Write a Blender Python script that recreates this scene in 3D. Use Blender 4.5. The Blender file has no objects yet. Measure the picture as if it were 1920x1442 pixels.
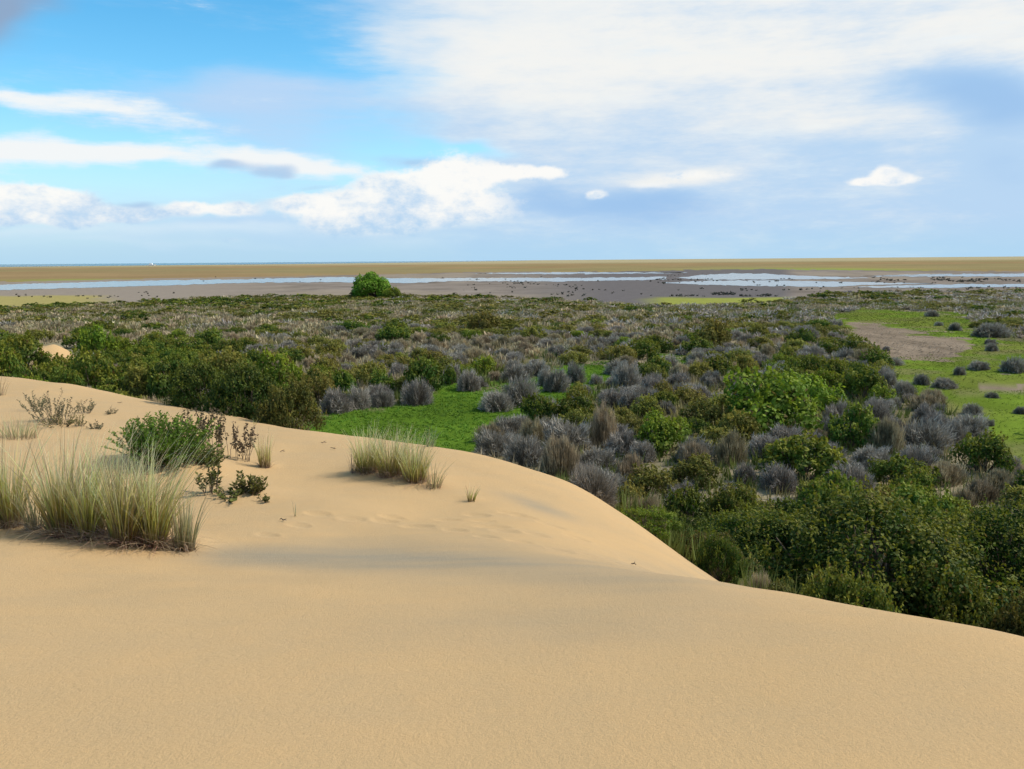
import bpy, math, random
import numpy as np

# ------------------------------------------------------------------ camera
W_PX, H_PX, F_PX = 1920.0, 1442.0, 1500.0
CAM = np.array([0.0, 0.0, 8.0])
PITCH, ROLL = math.radians(8.82), math.radians(0.45)
scene = bpy.context.scene
COL = scene.collection
fwd = np.array([0, math.cos(PITCH), -math.sin(PITCH)])
r0 = np.array([1.0, 0, 0]); u0 = np.array([0, math.sin(PITCH), math.cos(PITCH)])
RIGHT = r0 * math.cos(ROLL) - u0 * math.sin(ROLL)
UP = u0 * math.cos(ROLL) + r0 * math.sin(ROLL)
cam_d = bpy.data.cameras.new('camera')
cam = bpy.data.objects.new('camera', cam_d); COL.objects.link(cam)
cam_d.sensor_width = 36.0; cam_d.lens = F_PX / W_PX * 36.0
cam_d.clip_start = 0.1; cam_d.clip_end = 120000.0
from mathutils import Matrix, Vector
m = Matrix.Identity(4)
for i in range(3):
    m[i][0] = RIGHT[i]; m[i][1] = UP[i]; m[i][2] = -fwd[i]; m[i][3] = CAM[i]
cam.matrix_world = m
scene.camera = cam

# ------------------------------------------------------------------ exposure
vs = scene.view_settings
vs.view_transform = 'Standard'; vs.look = 'None'; vs.exposure = 0.0; vs.gamma = 1.0
vs.use_curve_mapping = False
scene.render.engine = 'CYCLES'
cy = scene.cycles
cy.max_bounces = 4; cy.diffuse_bounces = 2; cy.glossy_bounces = 2
cy.transmission_bounces = 2; cy.transparent_max_bounces = 4
cy.use_denoising = True; cy.use_adaptive_sampling = True; cy.adaptive_threshold = 0.03
try: cy.denoising_use_gpu = False
except Exception: pass

# ------------------------------------------------------------------ sun
SUN_AZ, SUN_EL = math.radians(82), math.radians(44)      # azimuth to the right of the view direction
sd = Vector((math.sin(SUN_AZ) * math.cos(SUN_EL), math.cos(SUN_AZ) * math.cos(SUN_EL), math.sin(SUN_EL)))
sun_d = bpy.data.lights.new('sun', 'SUN'); sun_d.energy = 4.7; sun_d.angle = math.radians(0.55)
sun_d.color = (1.0, 0.945, 0.86)
sun = bpy.data.objects.new('sun', sun_d); COL.objects.link(sun)
sun.rotation_euler = sd.to_track_quat('Z', 'Y').to_euler(); sun.location = (30, 10, 40)

# ------------------------------------------------------------------ sky
world = bpy.data.worlds.new('World'); scene.world = world; world.use_nodes = True
WT = world.node_tree; WT.nodes.clear()

class E:
    """a socket or a number that builds math nodes"""
    tree = None
    def __init__(s, v): s.v = v
    @staticmethod
    def op(o, *a, clamp=False):
        n = E.tree.nodes.new('ShaderNodeMath'); n.operation = o; n.use_clamp = clamp
        for i, x in enumerate(a):
            x = x.v if isinstance(x, E) else x
            if isinstance(x, (int, float)): n.inputs[i].default_value = float(x)
            else: E.tree.links.new(x, n.inputs[i])
        return E(n.outputs[0])
    def __add__(s, o): return E.op('ADD', s, o)
    __radd__ = __add__
    def __sub__(s, o): return E.op('SUBTRACT', s, o)
    def __rsub__(s, o): return E.op('SUBTRACT', o, s)
    def __mul__(s, o): return E.op('MULTIPLY', s, o)
    __rmul__ = __mul__
    def __truediv__(s, o): return E.op('DIVIDE', s, o)

def sstep(x, lo, hi):
    n = E.tree.nodes.new('ShaderNodeMapRange'); n.interpolation_type = 'SMOOTHSTEP'
    E.tree.links.new(x.v, n.inputs['Value'])
    n.inputs['From Min'].default_value = lo; n.inputs['From Max'].default_value = hi
    return E(n.outputs['Result'])
def mixc(fac, a, b):
    n = E.tree.nodes.new('ShaderNodeMix'); n.data_type = 'RGBA'; n.clamp_factor = True
    E.tree.links.new(fac.v, n.inputs[0])
    for x, k in ((a, 6), (b, 7)):
        if isinstance(x, tuple): n.inputs[k].default_value = x + (1,)
        else: E.tree.links.new(x, n.inputs[k])
    return n.outputs[2]
def noise(vec, scale, detail=5, rough=0.55, dist=0.0, color=False):
    n = E.tree.nodes.new('ShaderNodeTexNoise'); n.inputs['Scale'].default_value = scale
    n.inputs['Detail'].default_value = detail; n.inputs['Roughness'].default_value = rough
    n.inputs['Distortion'].default_value = dist
    if vec is not None: E.tree.links.new(vec, n.inputs['Vector'])
    return n.outputs['Color'] if color else E(n.outputs[0])

E.tree = WT
tc = WT.nodes.new('ShaderNodeTexCoord')
sep = WT.nodes.new('ShaderNodeSeparateXYZ'); WT.links.new(tc.outputs['Generated'], sep.inputs[0])
DX, DY, DZ = (E(sep.outputs[i]) for i in range(3))
def mapped(sx, sy, sz, off=(0, 0, 0)):
    mp = WT.nodes.new('ShaderNodeMapping'); WT.links.new(tc.outputs['Generated'], mp.inputs[0])
    mp.inputs['Scale'].default_value = (sx, sy, sz); mp.inputs['Location'].default_value = off
    return mp.outputs[0]
# horizontal angle and height above the horizon as seen from the dune top
yc = E.op('MAXIMUM', DY, 0.04)
front = sstep(DY, 0.05, 0.25)
U0, V0 = DX / yc, DZ / yc
wn = noise(mapped(1, 1, 2.4, (3.1, 0, 0)), 4.0, 3, 0.6, color=True)
wsep = WT.nodes.new('ShaderNodeSeparateColor'); WT.links.new(wn, wsep.inputs[0])
U = U0 + (E(wsep.outputs[0]) - 0.5) * 0.20
V = V0 + (E(wsep.outputs[1]) - 0.5) * 0.075

UC = U0 + (E(wsep.outputs[0]) - 0.5) * 0.055
VC = V0 + (E(wsep.outputs[1]) - 0.5) * 0.03

def uv(px, py):
    d = fwd + RIGHT * (px - 960) / F_PX + UP * (721 - py) / F_PX
    return d[0] / d[1], d[2] / d[1]
def puff(px, py, rx, ry, amp=1.0):
    a, b = uv(px, py); ru, rv = rx / F_PX, ry / F_PX
    A = E.op('MULTIPLY_ADD', UC, 1 / ru, -a / ru); B = E.op('MULTIPLY_ADD', VC, 1 / rv, -b / rv)
    return E.op('MULTIPLY', E.op('POWER', math.exp(-1), E.op('MULTIPLY_ADD', B, B, A * A)), amp)
def blob(px, py, rx, ry, amp=1.0, tilt=0.0):
    a, b = uv(px, py)
    ru, rv = rx / F_PX, ry / F_PX
    ct, st = math.cos(math.radians(tilt)), math.sin(math.radians(tilt))
    if tilt:
        P = (U - a) * ct + (V - b) * st
        Q = (V - b) * ct - (U - a) * st
        A, B = P * (1 / ru), Q * (1 / rv)
    else:
        A = E.op('MULTIPLY_ADD', U, 1 / ru, -a / ru); B = E.op('MULTIPLY_ADD', V, 1 / rv, -b / rv)
    q = E.op('MULTIPLY_ADD', B, B, A * A)
    return E.op('MULTIPLY', E.op('POWER', math.exp(-1), q), amp)
def total(bl):
    s = bl[0]
    for b in bl[1:]: s = s + b
    return s * front

sky = WT.nodes.new('ShaderNodeTexSky'); sky.sky_type = 'NISHITA'; sky.sun_disc = False
sky.sun_elevation = SUN_EL; sky.sun_rotation = SUN_AZ
sky.altitude = 0; sky.air_density = 1.0; sky.dust_density = 0.25; sky.ozone_density = 2.2
K = 10.0                                                    # cloud colours below are display values, the background runs at 0.1
def k(*c): return tuple(x * K for x in c)
hsv = WT.nodes.new('ShaderNodeHueSaturation'); WT.links.new(sky.outputs[0], hsv.inputs['Color'])
hsv.inputs['Hue'].default_value = 0.485; hsv.inputs['Saturation'].default_value = 1.38; hsv.inputs['Value'].default_value = 1.95
SKYC = hsv.outputs['Color']
def nz(n, g=2.6): return (n - .5) * g
n_big = nz(noise(mapped(1, 1, 2.6), 3.2, 4, 0.60))
n_str = nz(noise(mapped(1, 1, 6.5, (1.7, 0.3, 2)), 4.6, 6, 0.68))
n_puf = nz(noise(mapped(1, 1, 1.5, (5.2, 1.3, 0.7)), 13.0, 5, 0.70))
n_shd = nz(noise(mapped(1, 1, 3.4, (2.2, 4.4, 1.0)), 5.6, 5, 0.66))

n_fin = nz(noise(mapped(1, 1, 1.8, (0.4, 2.3, 5.1)), 30.0, 4, 0.62))
# pale air towards the horizon
hz = 1 - sstep(DZ, -0.02, 0.20)
col = mixc(hz * 0.85, SKYC, k(0.40, 0.66, 0.90))
# thin lilac veil between the blue gap and the streaks
veil = total([blob(420, 185, 330, 45, .8, 0), blob(560, 250, 260, 70, .7), blob(250, 410, 500, 70, .5), blob(640, 430, 400, 60, .6)])
col = mixc(sstep(veil + n_str * .35, 0.15, 1.2) * .9, col, k(0.50, 0.68, 0.92))
# the broad white deck filling the right of the sky
deck_r = sstep(U0 + n_big * .16 - V0 * .05, -0.30, 0.04)
behind = sstep(n_big * .4 + DX * .35 + .5, 0.40, 0.70)
deckm = E.op('MULTIPLY_ADD', front, deck_r - behind, behind)
deckm = deckm - total([blob(885, 283, 75, 12, .95), blob(700, 272, 90, 20, .25)])
deckm = sstep(deckm + n_str * .42 + n_shd * .12, 0.02, 1.0)
low = 1 - sstep(V + n_shd * .03, 0.05, 0.25)
shade = low * 0.66 + n_shd * .80 + n_str * .45 + 0.20 + total([blob(1850, 190, 170, 60, 1.0, -8), blob(1930, 320, 110, 70, .4),
        blob(1330, 240, 170, 30, .25), blob(760, 300, 110, 16, .35), blob(760, 230, 160, 40, .22), blob(1500, 310, 200, 40, .12)]) - total([blob(1700, 225, 260, 26, .50, -4), blob(1280, 338, 200, 20, .75, 5), blob(1150, 120, 450, 80, .16), blob(1650, 90, 300, 60, .2), blob(850, 60, 200, 70, .15)])
deck_c = mixc(sstep(shade, -0.15, 1.05), k(0.90, 0.905, 0.885), k(0.49, 0.68, 0.90))
col = mixc(deckm, col, deck_c)
# deeper blue rain haze under the deck
rain = total([blob(1190, 392, 220, 42, 1.25), blob(980, 372, 60, 40, .5), blob(1860, 190, 165, 50, 1.35, -10), blob(1930, 330, 90, 55, .6)])
col = mixc(sstep(rain + n_shd * .25, .25, 1.35) * 0.85, col, k(0.33, 0.545, 0.845))
# white streaks left
st = total([blob(150, 196, 240, 18, .9, -7), blob(40, 165, 160, 12, .75, -3), blob(190, 278, 330, 26, 1.15, -3), blob(520, 292, 160, 20, .95, -12),
            blob(20, 285, 160, 30, .7), blob(640, 318, 80, 10, .7, -8)])
col = mixc(sstep(st * .95 + n_str * .75 + n_puf * .25 + n_fin * .12, 0.25, 1.15), col, k(0.90, 0.93, 0.94))
# layered pale cloud low over the horizon
ll = total([blob(120, 440, 300, 14, .8), blob(480, 425, 260, 14, .75), blob(330, 462, 360, 10, .6), blob(760, 450, 260, 14, .5), blob(1500, 455, 420, 14, .45)])
col = mixc(sstep(ll + n_str * .55 + n_puf * .2, .2, 1.2) * .75, col, k(0.72, 0.85, 0.94))
# grey-blue scraps
gs = total([blob(430, 303, 62, 13, 1.1), blob(525, 316, 42, 13, 1.0), blob(235, 385, 52, 10, .9), blob(780, 300, 90, 13, .9), blob(600, 348, 60, 8, .6)])
col = mixc(sstep(gs + n_puf * .32, 0.25, 1.1) * .75, col, k(0.40, 0.56, 0.80))
# cumulus heaps low over the horizon
cu = total([puff(40, 378, 90, 30, 1.3), puff(110, 392, 60, 30, 1.0), puff(-40, 385, 80, 36, 1.1), puff(150, 412, 60, 18, .7), puff(240, 405, 62, 15, .9), puff(345, 388, 46, 16, .8), puff(430, 392, 60, 16, .9), puff(850, 335, 66, 40, 1.1), puff(800, 365, 60, 34, .8),
            puff(735, 348, 62, 26, .9), puff(560, 380, 40, 13, .9), puff(640, 388, 100, 34, .95), puff(700, 420, 120, 22, .7), puff(900, 395, 90, 32, .75), puff(1020, 325, 60, 16, .95), puff(945, 325, 40, 20, .6), puff(760, 408, 80, 22, .75), puff(1108, 366, 24, 9, .9),
            puff(1625, 343, 26, 10, .8), puff(1668, 330, 24, 16, 1.0), puff(1700, 342, 42, 12, .8), puff(435, 452, 36, 8, .5), puff(1330, 328, 110, 12, .5), puff(1210, 350, 60, 8, .5)])
cum = sstep(cu * 1.15 + n_puf * .62 + n_fin * .34, 0.28, 0.82) * sstep(cu, .05, .35)
csh = sstep(n_puf * 1.2 + n_fin * .55 + (V0 - 0.072) * -10.0 + n_shd * .30 + .05, -.35, .95)
cu_c = mixc(csh, k(0.99, 0.975, 0.94), k(0.47, 0.665, 0.885))
col = mixc(cum * .95, col, cu_c)
# slate cloud corner, top left, and its continuation out of frame
corner = total([blob(-60, -20, 190, 120, 1.5)])
col = mixc(sstep(corner + n_big * .15, .35, 1.0) * .85, col, k(0.30, 0.38, 0.53))
# horizon mist band
mist = 1 - sstep(V0, 0.0, 0.06)
col = mixc(mist * 0.6, col, k(0.42, 0.68, 0.88))
bg = WT.nodes.new('ShaderNodeBackground'); bg.inputs['Strength'].default_value = 0.1
WT.links.new(col, bg.inputs['Color'])
# overhead and behind the same broken deck goes on in a plainer form
over_m = sstep(n_big * .45 + DX * .35 + .5, 0.30, 0.80)
over = mixc(over_m, SKYC, mixc(sstep(n_big, -.5, .9), k(0.93, 0.94, 0.925), k(0.50, 0.68, 0.89)))
over = mixc(hz * .6, over, k(0.46, 0.68, 0.89))
bg2 = WT.nodes.new('ShaderNodeBackground'); bg2.inputs['Strength'].default_value = 0.1; WT.links.new(over, bg2.inputs['Color'])
ahead = sstep(DY, 0.30, 0.52) * (1 - sstep(DZ, 0.35, 0.46))
msh = WT.nodes.new('ShaderNodeMixShader'); WT.links.new(ahead.v, msh.inputs[0]); WT.links.new(bg2.outputs[0], msh.inputs[1]); WT.links.new(bg.outputs[0], msh.inputs[2])
wo = WT.nodes.new('ShaderNodeOutputWorld'); WT.links.new(msh.outputs[0], wo.inputs['Surface'])
world.cycles.sampling_method = 'NONE'

# ------------------------------------------------------------------ small helpers
rng = np.random.default_rng(11); random.seed(11)

def project(P):
    P = np.asarray(P, float); d = P - CAM
    z = d @ fwd; z = np.where(np.abs(z) < 1e-6, 1e-6, z)
    return 960 + F_PX * (d @ RIGHT) / z, 721 - F_PX * (d @ UP) / z, z
def ray(px, py): return fwd + RIGHT * (px - 960) / F_PX + UP * (721 - py) / F_PX
def plain_at(px, py, z=0.0):
    d = ray(px, py); t = (z - CAM[2]) / d[2]
    return CAM + d * t

def hash2(ix, iy, seed):
    h = (ix.astype(np.int64) * 374761393 + iy.astype(np.int64) * 668265263 + seed * 1442695041) & 0xffffffff
    h = ((h ^ (h >> 13)) * 1274126177) & 0xffffffff
    return ((h ^ (h >> 16)) & 0xffff) / 65535.0
def vnoise(x, y, seed=0, octaves=4):
    x = np.asarray(x, float); y = np.asarray(y, float)
    s = np.zeros(np.broadcast(x, y).shape); a, tot = 1.0, 0
    for o in range(octaves):
        ix, iy = np.floor(x), np.floor(y); fx, fy = x - ix, y - iy
        fx = fx * fx * (3 - 2 * fx); fy = fy * fy * (3 - 2 * fy)
        v = (hash2(ix, iy, seed + o) * (1 - fx) + hash2(ix + 1, iy, seed + o) * fx) * (1 - fy) + \
            (hash2(ix, iy + 1, seed + o) * (1 - fx) + hash2(ix + 1, iy + 1, seed + o) * fx) * fy
        s += v * a; tot += a; a *= .5; x = x * 2.03 + 7.1; y = y * 2.03 + 3.7
    return s / tot
def ss(x, a, b):
    t = np.clip((x - a) / (b - a), 0, 1); return t * t * (3 - 2 * t)
def inside(px, py, poly):
    px = np.asarray(px, float); py = np.asarray(py, float)
    r = np.zeros(px.shape, bool); n = len(poly)
    for i in range(n):
        x1, y1 = poly[i]; x2, y2 = poly[(i + 1) % n]
        c = ((y1 > py) != (y2 > py)) & (px < (x2 - x1) * (py - y1) / ((y2 - y1) or 1e-9) + x1)
        r ^= c
    return r

def make_mesh(name, V, F, mat, col=None, smooth=False):
    V = np.ascontiguousarray(V, np.float32); F = np.ascontiguousarray(F, np.int32)
    me = bpy.data.meshes.new(name); nv, (nf, kf) = len(V), F.shape
    me.vertices.add(nv); me.vertices.foreach_set('co', V.ravel())
    me.loops.add(nf * kf); me.loops.foreach_set('vertex_index', F.ravel())
    me.polygons.add(nf); me.polygons.foreach_set('loop_start', np.arange(0, nf * kf, kf, dtype=np.int32))
    if smooth: me.polygons.foreach_set('use_smooth', np.ones(nf, bool))
    if col is not None:
        c = np.ones((nv, 4), np.float32); c[:, :3] = col
        a = me.color_attributes.new('Col', 'FLOAT_COLOR', 'POINT'); a.data.foreach_set('color', c.ravel())
    me.update()
    if mat: me.materials.append(mat)
    return me
def link(name, me, parent=None):
    o = bpy.data.objects.new(name, me); COL.objects.link(o)
    if parent: o.parent = parent
    return o
def tag(o, label=None, cat=None, group=None, kind=None):
    for kk, v in (('label', label), ('category', cat), ('group', group), ('kind', kind)):
        if v: o[kk] = v
    return o

# ------------------------------------------------------------------ materials
def new_mat(name):
    mt = bpy.data.materials.new(name); mt.use_nodes = True; mt.node_tree.nodes.clear(); E.tree = mt.node_tree
    return mt, mt.node_tree
def attr(t, name='Col'):
    n = t.nodes.new('ShaderNodeVertexColor'); n.layer_name = name; return n.outputs[0]
def mulc(t, c, fac):
    n = t.nodes.new('ShaderNodeMix'); n.data_type = 'RGBA'; n.blend_type = 'MULTIPLY'; n.inputs[0].default_value = 1
    t.links.new(c, n.inputs[6])
    cmb = t.nodes.new('ShaderNodeCombineColor')
    for i in range(3): t.links.new(fac.v, cmb.inputs[i])
    t.links.new(cmb.outputs[0], n.inputs[7]); return n.outputs[2]

def leaf_mat(name, transl=0.3, vary=0.35, hue=0.03, sheen=0.0):
    mt, t = new_mat(name)
    oi = t.nodes.new('ShaderNodeObjectInfo')
    h = t.nodes.new('ShaderNodeHueSaturation'); t.links.new(attr(t), h.inputs['Color'])
    rnd = E(oi.outputs['Random'])
    t.links.new((rnd * (2 * hue) + (0.5 - hue)).v, h.inputs['Hue'])
    r2 = E.op('FRACT', rnd * 7.31)
    t.links.new((r2 * (2 * vary) + (1 - vary)).v, h.inputs['Value'])
    d = t.nodes.new('ShaderNodeBsdfPrincipled'); t.links.new(h.outputs[0], d.inputs['Base Color'])
    d.inputs['Roughness'].default_value = 0.75; d.inputs['Specular IOR Level'].default_value = 0.18 + sheen
    tr = t.nodes.new('ShaderNodeBsdfTranslucent'); t.links.new(h.outputs[0], tr.inputs['Color'])
    mx = t.nodes.new('ShaderNodeMixShader'); mx.inputs[0].default_value = transl
    t.links.new(d.outputs[0], mx.inputs[1]); t.links.new(tr.outputs[0], mx.inputs[2])
    o = t.nodes.new('ShaderNodeOutputMaterial'); t.links.new(mx.outputs[0], o.inputs[0])
    return mt
M_leaf = leaf_mat('leaf', 0.38, 0.22, 0.022, 0.12)
M_twig = leaf_mat('grey_twig', 0.15, 0.22, 0.012)
M_blade = leaf_mat('grass_blade', 0.5, 0.08, 0.008)
M_mass = leaf_mat('far_scrub', 0.3, 0.0, 0.0)

def bark_mat():
    mt, t = new_mat('bark')
    tcn = t.nodes.new('ShaderNodeTexCoord')
    nz = noise(tcn.outputs['Object'], 9, 4)
    c = mixc(nz, (0.055, 0.042, 0.030), (0.20, 0.165, 0.125))
    d = t.nodes.new('ShaderNodeBsdfDiffuse'); t.links.new(c, d.inputs[0])
    o = t.nodes.new('ShaderNodeOutputMaterial'); t.links.new(d.outputs[0], o.inputs[0]); return mt
M_bark = bark_mat()

def sand_mat():
    mt, t = new_mat('dune_sand')
    g = t.nodes.new('ShaderNodeNewGeometry'); P = g.outputs['Position']
    big = noise(P, 0.45, 4, .5); mid = noise(P, 3.0, 4, .6); fine = noise(P, 95.0, 3, .7); grain = noise(P, 420.0, 2, .6)
    mp = t.nodes.new('ShaderNodeMapping'); t.links.new(P, mp.inputs[0]); mp.inputs['Scale'].default_value = (0.5, 3.2, 1.0)
    mp.inputs['Rotation'].default_value = (0, 0, math.radians(12))
    streak = noise(mp.outputs[0], 0.9, 5, .6)
    c = mixc(sstep(big * .5 + streak * .5, .35, .68), (0.455, 0.302, 0.146), (0.420, 0.288, 0.148))
    c = mixc(sstep(mid, .35, .75) * .35, c, (0.492, 0.312, 0.143))
    sp = sstep(grain * .55 + fine * .45, .32, .68)
    c = mulc(t, c, sp * .20 + .90)
    dk = sstep(fine, .66, .76)
    c = mixc(dk * .2, c, (0.22, 0.16, 0.095))
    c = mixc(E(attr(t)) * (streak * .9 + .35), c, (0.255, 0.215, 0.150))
    d = t.nodes.new('ShaderNodeBsdfPrincipled'); t.links.new(c, d.inputs['Base Color'])
    d.inputs['Roughness'].default_value = .92; d.inputs['Specular IOR Level'].default_value = .12
    bp = t.nodes.new('ShaderNodeBump'); bp.inputs['Strength'].default_value = .55; bp.inputs['Distance'].default_value = .012
    pit = noise(P, 30.0, 3, .6)
    t.links.new((fine * .6 + grain * .25 + mid * .9 + sstep(pit, .3, .62) * .18).v, bp.inputs['Height']); t.links.new(bp.outputs[0], d.inputs['Normal'])
    o = t.nodes.new('ShaderNodeOutputMaterial'); t.links.new(d.outputs[0], o.inputs[0]); return mt
M_sand = sand_mat()

def ground_mat(name='plain_ground', amp=.5):
    mt, t = new_mat(name)
    g = t.nodes.new('ShaderNodeNewGeometry'); P = g.outputs['Position']
    a = noise(P, .35, 6, .65); b = noise(P, 2.6, 5, .7)
    c = mulc(t, attr(t), (a * .5 + b * .5) * (2 * amp) + (1 - amp))
    d = t.nodes.new('ShaderNodeBsdfDiffuse'); t.links.new(c, d.inputs[0])
    bp = t.nodes.new('ShaderNodeBump'); bp.inputs['Strength'].default_value = .6; bp.inputs['Distance'].default_value = .12
    t.links.new(b.v, bp.inputs['Height']); t.links.new(bp.outputs[0], d.inputs['Normal'])
    o = t.nodes.new('ShaderNodeOutputMaterial'); t.links.new(d.outputs[0], o.inputs[0]); return mt
M_ground = ground_mat()

def water_mat(name, base, rough):
    mt, t = new_mat(name)
    g = t.nodes.new('ShaderNodeNewGeometry')
    d = t.nodes.new('ShaderNodeBsdfPrincipled'); d.inputs['Base Color'].default_value = base + (1,)
    d.inputs['Roughness'].default_value = rough; d.inputs['IOR'].default_value = 1.33
    bp = t.nodes.new('ShaderNodeBump'); bp.inputs['Strength'].default_value = .12; bp.inputs['Distance'].default_value = .05
    t.links.new(noise(g.outputs['Position'], .8, 3).v, bp.inputs['Height']); t.links.new(bp.outputs[0], d.inputs['Normal'])
    o = t.nodes.new('ShaderNodeOutputMaterial'); t.links.new(d.outputs[0], o.inputs[0]); return mt
M_water = water_mat('shallow_water', (0.20, 0.22, 0.22), .22)
M_sea = water_mat('sea_water', (0.02, 0.10, 0.13), .25)

# ------------------------------------------------------------------ the dune (height field)
ctrl_px = [  # pixel of the photograph, metres ahead
    (960, 1442, 2.54), (0, 1442, 2.54), (1920, 1442, 2.5), (300, 1300, 3.1), (960, 1300, 3.1), (1600, 1300, 3.0),
    (0, 1200, 3.75), (500, 1200, 3.75), (960, 1200, 3.75), (1400, 1200, 3.65), (1900, 1205, 3.55), (1600, 1145, 4.15),
    (960, 1110, 4.8), (1330, 1100, 4.85), (600, 1100, 4.95), (200, 1100, 4.9),
    (300, 1050, 6.0), (600, 1045, 6.3), (850, 1055, 6.0), (60, 1020, 6.2), (1100, 1060, 5.9),
    (200, 1000, 7.3), (0, 985, 7.1), (450, 985, 7.6), (600, 950, 8.4), (740, 900, 10.2), (500, 880, 10.7), (300, 872, 10.0), (120, 805, 13.3),
    (400, 810, 13.6), (0, 760, 16.0), (250, 770, 15.5), (560, 816, 13.0), (640, 806, 14.0), (330, 757, 17), (0, 700, 21), (170, 721, 18.9),
    (780, 820, 13.2), (900, 839, 12.4), (1000, 872, 11.5), (1100, 934, 10.2), (1200, 998, 9.1), (1290, 1050, 8.2), (1330, 1088, 7.5),
    (900, 935, 9.3), (800, 960, 8.6), (1000, 985, 8.0), (1100, 1025, 7.4), (1200, 1064, 7.0), (1280, 1086, 6.9), (700, 1000, 7.4)]
pts = []
for px, py, Y in ctrl_px:
    d = ray(px, py); pts.append(CAM + d * (Y / d[1]))
extra = [(6, 4, 5.2), (6, 10, 4.6), (4, 14, 4.7), (0, 18, 4.8), (-8, 25, 4.8), (-14, 28, 4.9), (-32, 22, 5.2), (-22, 6, 6.0), (-12, -6, 6.6), (5, -6, 6.3), (0, -14, 6.6), (0, -1, 6.3),
         (-7, 1, 6.3), (4, 0, 6.1), (-40, -10, 6.6), (10, -20, 6.5), (-10, -35, 6.8)]
CP = np.array([list(p) for p in pts] + [list(e) for e in extra])
def tps_fit(C, lam=0.02):
    n = len(C); D = np.hypot(C[:, None, 0] - C[None, :, 0], C[:, None, 1] - C[None, :, 1])
    Km = np.where(D > 0, D * D * np.log(D + 1e-12), 0) + lam * np.eye(n)
    P = np.c_[np.ones(n), C[:, :2]]
    A = np.block([[Km, P], [P.T, np.zeros((3, 3))]])
    return np.linalg.solve(A, np.r_[C[:, 2], 0, 0, 0])
TW = tps_fit(CP)
def tps(x, y):
    x = np.asarray(x, float); y = np.asarray(y, float); s = TW[-3] + TW[-2] * x + TW[-1] * y
    for (cx, cyy, _), w in zip(CP, TW[:-3]):
        r2 = (x - cx) ** 2 + (y - cyy) ** 2
        s = s + w * .5 * r2 * np.log(r2 + 1e-12)
    return s
CREST = np.array([(9, -40), (5.5, -12), (3.9, -3), (3.45, 1.2), (2.82, 3.7), (2.22, 4.6), (1.85, 5.4), (1.72, 6.3), (1.62, 7.3), (1.46, 8.2), (1.34, 9.0), (0.90, 10.0), (0.35, 11.2),
                  (-.6, 12.1), (-1.7, 12.8), (-3.1, 13.7), (-5.0, 15.1), (-7.1, 16.8), (-10, 18.6), (-13.6, 20.8), (-28, 28), (-60, 38)], float)
def crest_dist(x, y):
    """signed distance: positive outside (lee side)"""
    x = np.asarray(x, float); y = np.asarray(y, float)
    best = np.full(x.shape, 1e9); sign = np.zeros(x.shape)
    for a, b in zip(CREST[:-1], CREST[1:]):
        ex, ey = b - a; L2 = ex * ex + ey * ey
        t = np.clip(((x - a[0]) * ex + (y - a[1]) * ey) / L2, 0, 1)
        dx, dy = x - (a[0] + t * ex), y - (a[1] + t * ey)
        d = np.hypot(dx, dy); up = d < best - 1e-9
        cr = -(ex * (y - a[1]) - ey * (x - a[0]))
        best = np.where(up, d, best); sign = np.where(up, np.sign(cr), sign)
    return best * sign
HUMMOCKS = []
def dune_z(x, y):
    zt = tps(np.clip(x, -45, 12), np.clip(y, -40, 32))
    d = crest_dist(x, y)
    w = .30
    soft = w * np.logaddexp(0, (d - .42) / w)
    z = zt - .68 * soft
    rr = np.hypot(x, y)
    z = z - np.maximum(rr - 42, 0) * .5
    for hx, hy, hw, hh_ in HUMMOCKS: z = z + hh_ * np.exp(-((x - hx) ** 2 + (y - hy) ** 2) / hw ** 2)
    z = z + (vnoise(x * .55, y * .55, 5, 3) - .5) * .10 * ss(rr, 1.5, 5)
    return z
def plain_z(x, y):
    rr = np.hypot(x, y)
    return (vnoise(x * .11, y * .11, 21, 3) - .5) * .35 * (1 - ss(rr, 90, 170)) + (vnoise(x * .9, y * .9, 31, 2) - .5) * .06 * (1 - ss(rr, 60, 120))
def hit(px, py, tmax=60.0):
    d = ray(px, py); t = np.geomspace(1.2, tmax, 700)
    P = CAM + d[None, :] * t[:, None]
    z = np.maximum(dune_z(P[:, 0], P[:, 1]), plain_z(P[:, 0], P[:, 1]))
    i = np.argmax(P[:, 2] < z)
    if P[i, 2] >= z[i]: return plain_at(px, py)
    lo, hi = t[max(i - 1, 0)], t[i]
    tt = np.linspace(lo, hi, 40); P = CAM + d[None, :] * tt[:, None]
    z = np.maximum(dune_z(P[:, 0], P[:, 1]), plain_z(P[:, 0], P[:, 1])); i = np.argmax(P[:, 2] < z) or -1
    p = P[i].copy(); p[2] = z[i]; return p
def surf(x, y):
    return float(np.maximum(dune_z(np.array([x]), np.array([y])), plain_z(np.array([x]), np.array([y])))[0])

def polar(thetas, radii):
    T, R = np.meshgrid(thetas, radii)              # rows = radius
    X, Y = R * np.sin(T), R * np.cos(T)
    nr, nt = T.shape
    i, j = np.meshgrid(np.arange(nr - 1), np.arange(nt), indexing='ij')
    j2 = (j + 1) % nt
    F = np.stack([i * nt + j, i * nt + j2, (i + 1) * nt + j2, (i + 1) * nt + j], -1).reshape(-1, 4)[:, ::-1]
    return X.ravel(), Y.ravel(), F
HUMMOCKS[:] = [(p_[0], p_[1] + .12, hw, hh_) for p_, hw, hh_ in [(hit(px, py), hw, hh_) for px, py, hw, hh_ in
    [(14, 985, .38, .09), (118, 1003, .36, .09), (170, 1010, .3, .06), (235, 1018, .36, .09), (288, 1022, .3, .08), (345, 1030, .22, .05), (690, 884, .36, .07), (735, 890, .36, .07), (778, 900, .36, .07), (320, 866, .7, .12), (450, 930, .35, .06), (100, 795, .5, .08), (884, 940, .12, .02), (497, 876, .16, .03)]]]
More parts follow.
